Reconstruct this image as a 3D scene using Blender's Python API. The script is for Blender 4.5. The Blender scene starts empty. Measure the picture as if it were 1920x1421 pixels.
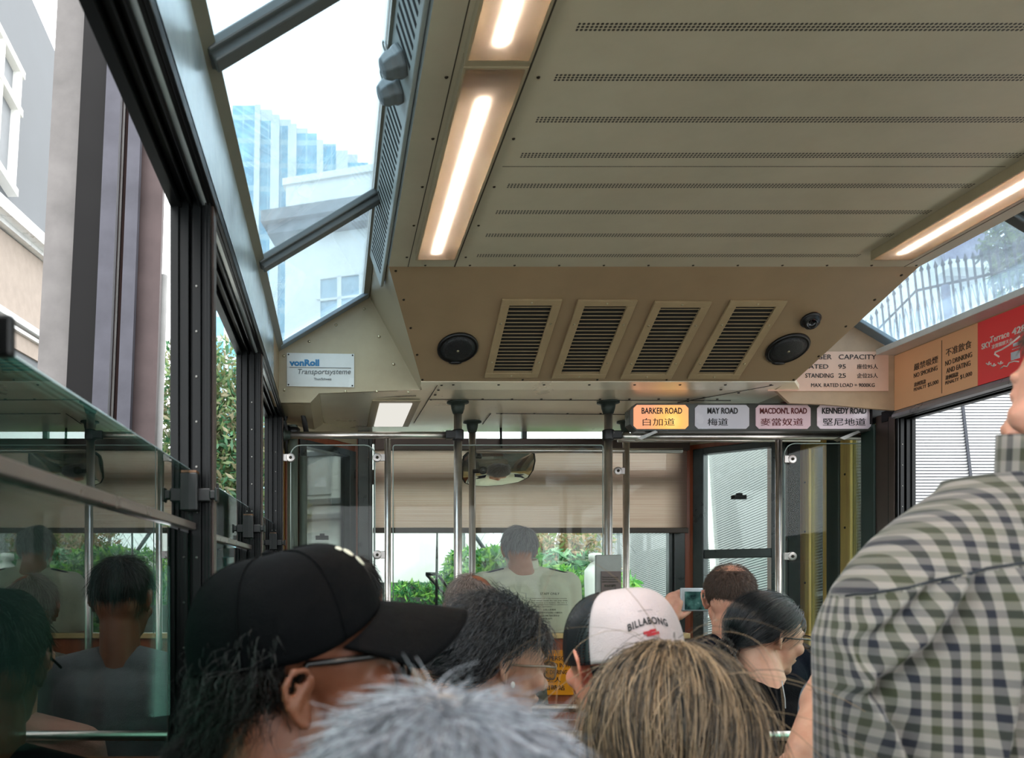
import bpy, bmesh, math, random
import numpy as np
from mathutils import Vector, Matrix, Euler

random.seed(7)
sc = bpy.context.scene
C = sc.collection
PI = math.pi

# ------------------------------------------------------------------ camera, sky, exposure
EYE = 1.25                       # eye height above the car floor
FPX = 1500.0                     # focal length in pixels of the 1920 px wide frame
VX, VY = 630.0, 1085.0           # where the car's long axis vanishes
cam_d = bpy.data.cameras.new('camera')
cam = bpy.data.objects.new('camera', cam_d)
C.objects.link(cam)
cam.location = (0, 0, EYE)
cam.rotation_euler = (PI / 2, 0, 0)
cam_d.sensor_width = 36
cam_d.sensor_fit = 'HORIZONTAL'
cam_d.lens = FPX / 1920 * 36
cam_d.shift_x = (960 - VX) / 1920
cam_d.shift_y = (VY - 710.5) / 1920
cam_d.clip_start = 0.02
cam_d.clip_end = 500
cam_d.dof.use_dof = True
cam_d.dof.focus_distance = 3.2
cam_d.dof.aperture_fstop = 7.0
sc.camera = cam

world = bpy.data.worlds.new('overcast_sky')
sc.world = world
world.use_nodes = True
_n = world.node_tree.nodes
_l = world.node_tree.links
_n.clear()
_bg = _n.new('ShaderNodeBackground')
_out = _n.new('ShaderNodeOutputWorld')
_tc = _n.new('ShaderNodeTexCoord')
_sx = _n.new('ShaderNodeSeparateXYZ')
_rp = _n.new('ShaderNodeValToRGB')
_l.new(_tc.outputs['Generated'], _sx.inputs[0])
_l.new(_sx.outputs['Z'], _rp.inputs[0])
_rp.color_ramp.elements[0].position = 0.0
_rp.color_ramp.elements[0].color = (0.80, 0.85, 0.88, 1)
_rp.color_ramp.elements[1].position = 0.45
_rp.color_ramp.elements[1].color = (1.0, 1.0, 1.0, 1)
_l.new(_rp.outputs[0], _bg.inputs[0])
_bg.inputs[1].default_value = 1.9
_l.new(_bg.outputs[0], _out.inputs[0])

sc.view_settings.view_transform = 'Standard'
sc.view_settings.look = 'None'
sc.view_settings.gamma = 1
sc.view_settings.use_curve_mapping = False
sc.view_settings.exposure = 1.38
try:
    sc.cycles.max_bounces = 14
    sc.cycles.diffuse_bounces = 8
    sc.cycles.glossy_bounces = 6
    sc.cycles.transmission_bounces = 8
    sc.cycles.use_denoising = True
    sc.cycles.transparent_max_bounces = 24
    sc.cycles.sample_clamp_indirect = 6
    sc.cycles.caustics_reflective = False
    sc.cycles.caustics_refractive = False
except Exception:
    pass

sun_d = bpy.data.lights.new('sun', 'SUN')       # weak, hazy sun behind the cloud
sun_d.energy = 0.5
sun_d.angle = math.radians(40)
sun = bpy.data.objects.new('sun', sun_d)
C.objects.link(sun)
sun.rotation_euler = Euler((math.radians(32), math.radians(-25), 0))


# ------------------------------------------------------------------ helpers
def P(px, py, Y):
    return Vector(((px - VX) * Y / FPX, Y, EYE + (VY - py) * Y / FPX))


def lin(r, g=None, b=None):
    if g is None:
        r, g, b = r
    f = lambda c: (c / 255 / 12.92) if c / 255 <= 0.04045 else ((c / 255 + 0.055) / 1.055) ** 2.4
    return (f(r), f(g), f(b), 1.0)


class Nt:
    """small node-graph helper"""
    def __init__(self, name):
        self.m = bpy.data.materials.new(name)
        self.m.use_nodes = True
        self.t = self.m.node_tree
        self.t.nodes.clear()
        self.out = self.t.nodes.new('ShaderNodeOutputMaterial')

    def n(self, kind, **kw):
        nd = self.t.nodes.new('ShaderNode' + kind)
        for k, v in kw.items():
            if k.startswith('i_'):
                key = k[2:]
                key = int(key) if key.isdigit() else key.replace('_', ' ')
                nd.inputs[key].default_value = v
            else:
                setattr(nd, k, v)
        return nd

    def l(self, a, b):
        self.t.links.new(a, b)

    def math(self, op, a, b=None, c=None):
        nd = self.t.nodes.new('ShaderNodeMath')
        nd.operation = op
        for i, x in enumerate((a, b, c)):
            if x is None:
                continue
            if isinstance(x, (int, float)):
                nd.inputs[i].default_value = x
            else:
                self.l(x, nd.inputs[i])
        return nd.outputs[0]

    def mix(self, fac, a, b):
        nd = self.t.nodes.new('ShaderNodeMix')
        nd.data_type = 'RGBA'
        for sock, x in ((nd.inputs[0], fac), (nd.inputs[6], a), (nd.inputs[7], b)):
            if isinstance(x, (int, float, tuple)):
                sock.default_value = x
            else:
                self.l(x, sock)
        return nd.outputs[2]

    def mixs(self, fac, a, b):
        nd = self.t.nodes.new('ShaderNodeMixShader')
        if isinstance(fac, (int, float)):
            nd.inputs[0].default_value = fac
        else:
            self.l(fac, nd.inputs[0])
        self.l(a, nd.inputs[1])
        self.l(b, nd.inputs[2])
        return nd.outputs[0]

    def obj(self):
        return self.n('TexCoord').outputs['Object']

    def noise(self, vec, scale, detail=3, rough=0.5):
        nd = self.n('TexNoise')
        nd.inputs['Scale'].default_value = scale
        nd.inputs['Detail'].default_value = detail
        nd.inputs['Roughness'].default_value = rough
        if vec is not None:
            self.l(vec, nd.inputs['Vector'])
        return nd.outputs[0]

    def ramp(self, fac, stops):
        nd = self.n('ValToRGB')
        e = nd.color_ramp.elements
        while len(e) < len(stops):
            e.new(0.5)
        for i, (p, c) in enumerate(stops):
            e[i].position = p
            e[i].color = c if len(c) == 4 else (*c, 1)
        self.l(fac, nd.inputs[0])
        return nd.outputs[0]

    def bsdf(self, color, rough=0.5, metal=0.0, **kw):
        b = self.n('BsdfPrincipled')
        for k, v in (('Base Color', color), ('Roughness', rough), ('Metallic', metal)):
            if isinstance(v, (int, float, tuple)):
                b.inputs[k].default_value = v
            else:
                self.l(v, b.inputs[k])
        for k, v in kw.items():
            key = k.replace('_', ' ')
            if isinstance(v, (int, float, tuple)):
                b.inputs[key].default_value = v
            else:
                self.l(v, b.inputs[key])
        return b

    def bump(self, bsdf, height, strength=0.3, dist=0.01):
        nd = self.n('Bump')
        nd.inputs['Strength'].default_value = strength
        nd.inputs['Distance'].default_value = dist
        self.l(height, nd.inputs['Height'])
        self.l(nd.outputs[0], bsdf.inputs['Normal'])

    def done(self, shader):
        self.l(shader, self.out.inputs[0])
        return self.m


MATS = {}


def plain(name, rgb, rough=0.5, metal=0.0, var=0.06, scale=12, bump=0.0, **kw):
    """painted or solid surface with a slight unevenness"""
    if name in MATS:
        return MATS[name]
    t = Nt(name)
    c = lin(rgb)
    dark = tuple(x * (1 - var * 2.2) for x in c[:3]) + (1,)
    lite = tuple(min(1, x * (1 + var)) for x in c[:3]) + (1,)
    v = t.obj()
    nz = t.noise(v, scale, 5, 0.6)
    col = t.ramp(nz, [(0.3, dark), (0.7, lite)])
    rg = t.math('MULTIPLY_ADD', nz, 0.2, rough - 0.1)
    b = t.bsdf(col, rg, metal, **kw)
    if bump:
        t.bump(b, t.noise(v, scale * 8, 2), bump, 0.003)
    MATS[name] = t.done(b.outputs[0])
    return MATS[name]


def emit(name, rgb, strength):
    if name in MATS:
        return MATS[name]
    t = Nt(name)
    e = t.n('Emission')
    e.inputs[0].default_value = lin(rgb)
    e.inputs[1].default_value = strength
    MATS[name] = t.done(e.outputs[0])
    return MATS[name]


def glass(name, tint=(235, 245, 242), gloss=1.0, rough=0.0, dirt=0.0, dirt_rgb=(230, 235, 240), dscale=6.0):
    if name in MATS:
        return MATS[name]
    t = Nt(name)
    tr = t.n('BsdfTransparent')
    tr.inputs[0].default_value = lin(tint)
    gl = t.n('BsdfGlossy')
    gl.inputs['Roughness'].default_value = rough
    fr = t.n('Fresnel')
    fr.inputs[0].default_value = 1.5
    f = t.math('MINIMUM', t.math('MULTIPLY', fr.outputs[0], gloss), 0.95)
    s = t.mixs(f, tr.outputs[0], gl.outputs[0])
    if dirt:
        tl = t.n('BsdfTranslucent')
        tl.inputs[0].default_value = lin(dirt_rgb)
        nz = t.noise(t.obj(), dscale, 8, 0.7)
        df = t.math('MULTIPLY', t.math('POWER', nz, 1.2), dirt)
        s = t.mixs(df, s, tl.outputs[0])
    MATS[name] = t.done(s)
    return MATS[name]


ORG = {}


class MB:
    """collects shapes; build() links them as ONE mesh object"""
    def __init__(self, xf=None):
        self.v, self.f, self.mi, self.sm = [], [], [], []
        self.xf = xf
        self.cur = 0
        self.uv = None

    def add(self, vs, fs, smooth=False):
        o = len(self.v)
        self.v += [Vector(p) for p in vs]
        for f in fs:
            self.f.append(tuple(o + i for i in f))
            self.mi.append(self.cur)
            self.sm.append(smooth)
        return self

    def box(self, a, b):
        (x0, y0, z0), (x1, y1, z1) = a, b
        x0, x1 = min(x0, x1), max(x0, x1)
        y0, y1 = min(y0, y1), max(y0, y1)
        z0, z1 = min(z0, z1), max(z0, z1)
        vs = [(x0, y0, z0), (x1, y0, z0), (x1, y1, z0), (x0, y1, z0), (x0, y0, z1), (x1, y0, z1), (x1, y1, z1), (x0, y1, z1)]
        return self.add(vs, [(3, 2, 1, 0), (4, 5, 6, 7), (0, 1, 5, 4), (1, 2, 6, 5), (2, 3, 7, 6), (3, 0, 4, 7)])

    def obox(self, c, ax, ay, az, hx, hy, hz):
        c = Vector(c)
        ax, ay, az = (Vector(a).normalized() for a in (ax, ay, az))
        vs = []
        for sz in (-1, 1):
            for sx, sy in ((-1, -1), (1, -1), (1, 1), (-1, 1)):
                vs.append(c + ax * hx * sx + ay * hy * sy + az * hz * sz)
        return self.add(vs, [(3, 2, 1, 0), (4, 5, 6, 7), (0, 1, 5, 4), (1, 2, 6, 5), (2, 3, 7, 6), (3, 0, 4, 7)])

    def plate(self, pts, off):
        """polygon pts thickened by vector off"""
        pts = [Vector(p) for p in pts]
        off = Vector(off)
        n = len(pts)
        nrm = Vector((0, 0, 0))
        for i in range(n):
            nrm += (pts[i] - pts[0]).cross(pts[(i + 1) % n] - pts[0])
        if nrm.dot(off) > 0:
            pts = pts[::-1]
        vs = pts + [p + off for p in pts]
        fs = [tuple(range(n)), tuple(range(2 * n - 1, n - 1, -1))]
        for i in range(n):
            j = (i + 1) % n
            fs.append((i, i + n, j + n, j))
        return self.add(vs, fs)

    def extr(self, prof, p0, p1, closed=True):
        """profile of (x,z) pairs swept from y=p0 to y=p1"""
        n = len(prof)
        vs = [(x, p0, z) for x, z in prof] + [(x, p1, z) for x, z in prof]
        ar = sum(prof[i][0] * prof[(i + 1) % n][1] - prof[(i + 1) % n][0] * prof[i][1] for i in range(n))
        fs = []
        for i in range(n):
            j = (i + 1) % n
            fs.append((i, j, j + n, i + n))
        fs += [tuple(range(n - 1, -1, -1)), tuple(range(n, 2 * n))]
        if ar * (p1 - p0) > 0:
            fs = [f[::-1] for f in fs]
        return self.add(vs, fs)

    def tube(self, pts, r, seg=12, cap=True, smooth=True, closed=False):
        pts = [Vector(p) for p in pts]
        n = len(pts)
        rs = r if isinstance(r, (list, tuple)) else [r] * n
        vs, fs = [], []
        up = None
        for i, p in enumerate(pts):
            if closed:
                d = pts[(i + 1) % n] - pts[i - 1]
            else:
                d = pts[min(i + 1, n - 1)] - pts[max(i - 1, 0)]
            if d.length < 1e-9:
                d = Vector((0, 0, 1))
            d.normalize()
            if up is None:
                up = d.orthogonal().normalized()
            else:
                up = (up - d * up.dot(d))
                up = up.normalized() if up.length > 1e-6 else d.orthogonal().normalized()
            s = d.cross(up)
            for k in range(seg):
                a = 2 * PI * k / seg
                vs.append(p + up * math.cos(a) * rs[i] + s * math.sin(a) * rs[i])
        m = n if closed else n - 1
        for i in range(m):
            j = (i + 1) % n
            for k in range(seg):
                k2 = (k + 1) % seg
                fs.append((i * seg + k, i * seg + k2, j * seg + k2, j * seg + k))
        self.add(vs, fs, smooth)
        if cap and not closed:
            o = len(self.v) - len(vs)
            self.f.append(tuple(o + k for k in range(seg - 1, -1, -1)))
            self.f.append(tuple(o + (n - 1) * seg + k for k in range(seg)))
            self.mi += [self.cur] * 2
            self.sm += [False] * 2
        return self

    def lathe(self, prof, c, axis=(0, 0, 1), seg=24, smooth=True):
        """prof: (radius, height) pairs about axis at c"""
        c = Vector(c)
        ax = Vector(axis).normalized()
        u = ax.orthogonal().normalized()
        w = ax.cross(u)
        vs, fs = [], []
        for r, h in prof:
            for k in range(seg):
                a = 2 * PI * k / seg
                vs.append(c + ax * h + (u * math.cos(a) + w * math.sin(a)) * max(r, 1e-5))
        for i in range(len(prof) - 1):
            for k in range(seg):
                k2 = (k + 1) % seg
                fs.append((i * seg + k, i * seg + k2, (i + 1) * seg + k2, (i + 1) * seg + k))
        fs.append(tuple(range(seg - 1, -1, -1)))
        fs.append(tuple((len(prof) - 1) * seg + k for k in range(seg)))
        return self.add(vs, fs, smooth)

    def ball(self, c, r, M=None, seg=16, rings=10):
        c = Vector(c)
        if isinstance(r, (int, float)):
            r = (r, r, r)
        vs, fs = [], []
        for i in range(1, rings):
            t = PI * i / rings
            for k in range(seg):
                a = 2 * PI * k / seg
                vs.append(Vector((r[0] * math.sin(t) * math.cos(a), r[1] * math.sin(t) * math.sin(a), r[2] * math.cos(t))))
        vs.append(Vector((0, 0, r[2])))
        vs.append(Vector((0, 0, -r[2])))
        top, bot = len(vs) - 2, len(vs) - 1
        for i in range(rings - 2):
            for k in range(seg):
                k2 = (k + 1) % seg
                fs.append((i * seg + k, (i + 1) * seg + k, (i + 1) * seg + k2, i * seg + k2))
        for k in range(seg):
            k2 = (k + 1) % seg
            fs.append((top, k, k2))
            fs.append((bot, (rings - 2) * seg + k2, (rings - 2) * seg + k))
        if M is not None:
            vs = [M @ p for p in vs]
        return self.add([p + c for p in vs], fs, True)

    def grid(self, f, nu, nv, smooth=True, wrap=False, flip=False):
        """surface from f(u,v), u,v in 0..1"""
        vs, fs = [], []
        for j in range(nv + 1):
            for i in range(nu if wrap else nu + 1):
                vs.append(Vector(f(i / nu, j / nv)))
        w = nu if wrap else nu + 1
        for j in range(nv):
            for i in range(nu):
                i2 = (i + 1) % nu if wrap else i + 1
                q = (j * w + i, j * w + i2, (j + 1) * w + i2, (j + 1) * w + i)
                fs.append(q[::-1] if flip else q)
        return self.add(vs, fs, smooth)

    def build(self, name, mats, parent=None, bevel=0.0, bseg=2, kind=None):
        vs = [self.xf(p) for p in self.v] if self.xf else self.v
        if parent is not None:
            org = parent_world(parent)
        else:
            lo = [min(p[i] for p in vs) for i in range(3)]
            hi = [max(p[i] for p in vs) for i in range(3)]
            org = Vector(((lo[0] + hi[0]) / 2, (lo[1] + hi[1]) / 2, lo[2]))
        me = bpy.data.meshes.new(name)
        me.from_pydata([tuple(p - org) for p in vs], [], self.f)
        if not isinstance(mats, (list, tuple)):
            mats = [mats]
        for m in mats:
            me.materials.append(m)
        me.polygons.foreach_set('material_index', self.mi)
        me.polygons.foreach_set('use_smooth', self.sm)
        me.update()
        o = bpy.data.objects.new(name, me)
        C.objects.link(o)
        if parent is not None:
            o.parent = parent
        else:
            o.location = org
        ORG[o.name] = tuple(org)
        if bevel:
            md = o.modifiers.new('bevel', 'BEVEL')
            md.width = bevel
            md.segments = bseg
            md.limit_method = 'ANGLE'
        if kind:
            o['kind'] = kind
        return o


def parent_world(o):
    return Vector(ORG[o.name])


def tag(o, label=None, cat=None, group=None, kind=None):
    if label:
        o['label'] = label
    if cat:
        o['category'] = cat
    if group:
        o['group'] = group
    if kind:
        o['kind'] = kind
    return o


def thing(name, loc, label=None, cat=None, group=None, kind=None):
    o = bpy.data.objects.new(name, None)
    o.empty_display_size = 0.05
    C.objects.link(o)
    o.location = loc
    ORG[o.name] = tuple(loc)
    return tag(o, label, cat, group, kind)


def text(body, parent, mat, c, xd, ud, width=None, height=None, name='lettering', bold=0.0, shear=0.0, depth=0.0006, spacing=1.0, line=1.0, bend=0.0):
    """lettering centred at c on the plane spanned by xd (reading direction) and ud (up)"""
    cu = bpy.data.curves.new('t', 'FONT')
    cu.body = body
    cu.size = 1.0
    cu.align_x = 'CENTER'
    cu.align_y = 'CENTER'
    cu.offset = bold
    cu.shear = shear
    cu.space_character = spacing
    cu.space_line = line
    cu.extrude = 0.01
    cu.resolution_u = 3
    to = bpy.data.objects.new('t', cu)
    C.objects.link(to)
    bpy.context.view_layer.update()
    dg = bpy.context.evaluated_depsgraph_get()
    me = bpy.data.meshes.new_from_object(to.evaluated_get(dg))
    bpy.data.objects.remove(to)
    bpy.data.curves.remove(cu)
    n = len(me.vertices)
    co = np.zeros(n * 3)
    me.vertices.foreach_get('co', co)
    co = co.reshape(-1, 3)
    lo, hi = co.min(0), co.max(0)
    w, h = hi[0] - lo[0], hi[1] - lo[1]
    sx = width / w if width else height / h
    sy = height / h if height else sx
    x = (co[:, 0] - (lo[0] + hi[0]) / 2) * sx
    y = (co[:, 1] - (lo[1] + hi[1]) / 2) * sy
    z = co[:, 2] / 0.01 * depth
    if bend:
        R = 1.0 / bend
        a = x / R
        rr = R + y
        x, y = rr * np.sin(a), rr * np.cos(a) - R
    xd, ud = Vector(xd).normalized(), Vector(ud).normalized()
    nd = xd.cross(ud)
    org = Vector(c) - parent_world(parent)
    out = np.array(org)[None] + x[:, None] * np.array(xd) + y[:, None] * np.array(ud) + z[:, None] * np.array(nd)
    me.vertices.foreach_set('co', out.reshape(-1))
    me.materials.clear()
    me.materials.append(mat)
    me.update()
    o = bpy.data.objects.new(name, me)
    C.objects.link(o)
    o.parent = parent
    ORG[o.name] = ORG[parent.name]
    return o


def copy_thing(root, loc, label=None, name=None):
    r = root.copy()
    C.objects.link(r)
    r.location = loc
    ORG[r.name] = tuple(loc)
    if label:
        r['label'] = label
    for ch in list(root.children):
        c = ch.copy()
        C.objects.link(c)
        c.parent = r
        ORG[c.name] = tuple(loc)
        for g in list(ch.children):
            d = g.copy()
            C.objects.link(d)
            d.parent = c
    return r


# ------------------------------------------------------------------ materials of the car
def painted_panel():
    t = Nt('cream_paint')
    v = t.obj()
    n1 = t.noise(v, 3.0, 6, 0.65)
    n2 = t.noise(v, 60, 3, 0.6)
    col = t.ramp(n1, [(0.25, lin(150, 138, 112)), (0.6, lin(168, 156, 128)), (0.85, lin(176, 165, 138))])
    rg = t.math('MULTIPLY_ADD', n1, 0.25, 0.24)
    b = t.bsdf(col, rg, 0.0)
    t.bump(b, n2, 0.06, 0.001)
    return t.done(b.outputs[0])


def perforated():
    """cream sheet with cross rows of three lines of small punched holes"""
    t = Nt('perforated_cream_sheet')
    v = t.obj()
    g = t.n('NewGeometry')
    s = t.n('SeparateXYZ')
    t.l(g.outputs['Position'], s.inputs[0])
    x, y = s.outputs['X'], s.outputs['Y']
    # rows every 0.1715 m, the farthest in front of the car's end at y = 2.607
    ry = t.math('WRAP', t.math('SUBTRACT', y, 2.607 - 0.0772), 0.0772, -0.0772)
    ry = t.math('SUBTRACT', t.math('MODULO', t.math('ADD', t.math('SUBTRACT', y, 2.607), 10 * 0.1543 + 0.07715), 0.1543), 0.07715)
    inrow = t.math('LESS_THAN', t.math('ABSOLUTE', ry), 0.0125)
    cy = t.math('SUBTRACT', t.math('MODULO', t.math('ADD', ry, 0.0125), 0.00833), 0.004167)
    cx = t.math('SUBTRACT', t.math('MODULO', x, 0.0088), 0.0044)
    d = t.math('SQRT', t.math('ADD', t.math('MULTIPLY', cx, cx), t.math('MULTIPLY', cy, cy)))
    hole = t.math('LESS_THAN', d, 0.0031)
    inx = t.math('MULTIPLY', t.math('GREATER_THAN', x, 0.460), t.math('LESS_THAN', x, 1.708))
    m = t.math('MULTIPLY', t.math('MULTIPLY', hole, inrow), inx)
    n1 = t.noise(v, 2.2, 6, 0.65)
    col = t.ramp(n1, [(0.25, lin(186, 180, 156)), (0.6, lin(203, 197, 173)), (0.85, lin(214, 208, 186))])
    col = t.mix(m, col, lin(22, 20, 16))
    rg = t.math('MULTIPLY_ADD', n1, 0.3, 0.32)
    b = t.bsdf(col, rg)
    return t.done(b.outputs[0])


CREAM = painted_panel()
PERF = perforated()
BULK = plain('tan_paint', (150, 128, 98), 0.5, var=0.05, scale=5)
BLUEP = plain('skylit_blue_paint', (200, 216, 222), 0.22, metal=0.25, var=0.16, scale=4)  # pale blue of the reflected skylight is put into this paint
GRILLE = plain('grey_grille_paint', (168, 178, 176), 0.4, var=0.05)
DARKF = plain('black_green_anodised', (5, 8, 9), 0.4, var=0.2, scale=20, Specular_IOR_Level=0.2)
DARKF2 = plain('dark_grey_anodised', (50, 58, 58), 0.3, var=0.15)
BRONZE = plain('brown_anodised', (76, 62, 56), 0.38, metal=0.3)
RUBBER = plain('black_rubber', (14, 14, 15), 0.6)
STEEL = plain('brushed_steel', (214, 206, 200), 0.34, metal=1.0, var=0.05, scale=30)
STEELD = plain('grey_steel', (120, 120, 116), 0.4, metal=0.6)
SCREW = plain('screw_dark', (52, 46, 36), 0.4, metal=0.6)
SCREWL = plain('screw_bright', (190, 180, 150), 0.3, metal=0.8)
SEAM = plain('seam_dark', (60, 54, 44), 0.8)
WHITEP = plain('white_paint', (226, 226, 222), 0.45, var=0.02)
BLACKP = plain('black_plastic', (9, 9, 10), 0.42)
BLACKT = plain('black_lettering', (24, 24, 26), 0.6)
CAST = plain('dark_cast_iron', (44, 52, 46), 0.5, metal=0.4)


def wood(name, rgb, rough=0.35, along='z', vary=0.25):
    t = Nt(name)
    mp = t.n('Mapping')
    t.l(t.obj(), mp.inputs[0])
    mp.inputs['Scale'].default_value = {'z': (30, 30, 1.6), 'x': (1.6, 30, 30), 'y': (30, 1.6, 30)}[along]
    nz = t.noise(mp.outputs[0], 1.6, 6, 0.65)
    c = lin(rgb)
    col = t.ramp(nz, [(0.3, tuple(v * (1 - vary) for v in c[:3])), (0.7, tuple(min(1, v * (1 + vary)) for v in c[:3]))])
    return t.done(t.bsdf(col, rough).outputs[0])


REDWOOD = wood('reddish_varnished_wood', (140, 72, 44))
BROWNWOOD = wood('brown_varnished_wood', (120, 70, 48))
YELLOWW = wood('yellow_varnished_wood', (250, 204, 116), 0.3)
FLOORM = plain('grey_floor_covering', (132, 126, 118), 0.7, bump=0.2)

PANE_SIDE = glass('green_tinted_glass', (172, 212, 198), 1.45)
PANE = glass('clear_window_glass', (236, 244, 242), 0.9)
PANE_SKY = glass('dusty_skylight_glass', (222, 238, 246), 0.7, dirt=0.12, dirt_rgb=(236, 242, 250), dscale=26)
PANE_IN = glass('acrylic_screen', (240, 242, 240), 0.28, dirt=0.03, dscale=20)

XL, XR = -0.234, 2.29            # inner faces of the side walls
XLo, XRo = -0.31, 2.365
YE = 3.28                        # end of the passenger room
YB = -1.2                        # behind the camera
ZC = EYE + 1.053                 # main ceiling
ZLO = EYE + 0.775                # low ceiling over the driver
ZH = EYE + 0.705                 # head of the side windows
ZS = EYE + 0.945                 # skylight sill
S = 'structure'


def zr(z):
    return EYE + z


# floor, rear wall, low walls
b = MB(); b.box((XLo, YB, -0.06), (XRo, 4.35, 0.0)); b.build('floor', FLOORM, kind=S)
b = MB(); b.box((XLo, YB - 0.06, 0), (XRo, YB, zr(-0.35))); b.box((XLo, YB - 0.06, zr(0.75)), (XRo, YB, zr(0.945))); b.box((-0.1, YB - 0.06, zr(0.945)), (2.15, YB, zr(1.2)))
for x in (XLo, 0.55, 1.43, XRo - 0.06):
    b.box((x, YB - 0.06, zr(-0.35)), (x + 0.06, YB, zr(0.75)))
b.build('wall_rear', BULK, kind=S)

# left wall: low wall, cant panel above the windows, upright posts
wl = MB()
wl.box((XLo, YB, 0), (XL, 3.55, zr(-0.62)))
wall_left = wl.build('wall_left', plain('dark_teal_paint', (34, 52, 52), 0.4), kind=S)
cp = MB()
cp.box((XL - 0.02, YB, ZH), (XL, 3.0, zr(0.93)))
cant = cp.build('wall_left_upper_panel', BLUEP, wall_left)
cp = MB()
cp.box((XL - 0.02, 3.0, ZH), (XL, YE, zr(0.93)))
cp.build('wall_left_end_panel', BULK, wall_left)
hd = MB()                                             # head rail with grooves running along the car
for i, (x0, x1, dz) in enumerate(((-0.234, -0.242, 0.0), (-0.242, -0.252, 0.008), (-0.252, -0.258, -0.002), (-0.258, -0.270, 0.012),
                                  (-0.270, -0.275, 0.0), (-0.275, -0.290, 0.010), (-0.290, -0.31, -0.006))):
    hd.box((x1, YB, ZH - 0.004 + dz), (x0, 3.55, ZH + 0.05))
hd.box((-0.234, YB, ZH - 0.004), (-0.226, 3.55, ZH + 0.018))
hd.build('head_rail', DARKF, wall_left, bevel=0.0015)

rw = MB()
rw.box((XR, YB, 0), (XRo, 3.36, zr(-0.62)))
wall_right = rw.build('wall_right', plain('dark_teal_paint', (34, 52, 52)), kind=S)
cp = MB(); cp.box((XR, YB, zr(0.687)), (XR + 0.02, YE, zr(0.94))); cp.build('wall_right_upper_panel', plain('tan_panel', (190, 150, 112), 0.45), wall_right)
hd = MB()
for i, (x0, x1, dz) in enumerate(((0.0, 0.010, 0.0), (0.010, 0.020, 0.012), (0.020, 0.030, 0.0), (0.030, 0.045, 0.012), (0.045, 0.075, -0.004))):
    hd.box((XR + x0, YB, zr(0.655) + dz), (XR + x1, 3.36, zr(0.70)))
hd.build('head_rail', DARKF, wall_right, bevel=0.0015)
hd = MB(); hd.extr([(XR - 0.012, zr(0.66)), (XR - 0.012, zr(0.672)), (XR, zr(0.687)), (XR, zr(0.655))], YB, YE); hd.build('head_trim', plain('silver_grey_trim', (150, 150, 156), 0.3, metal=0.5), wall_right)

# side windows: frame posts, sash panes, rails, catches
wn = 0


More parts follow.
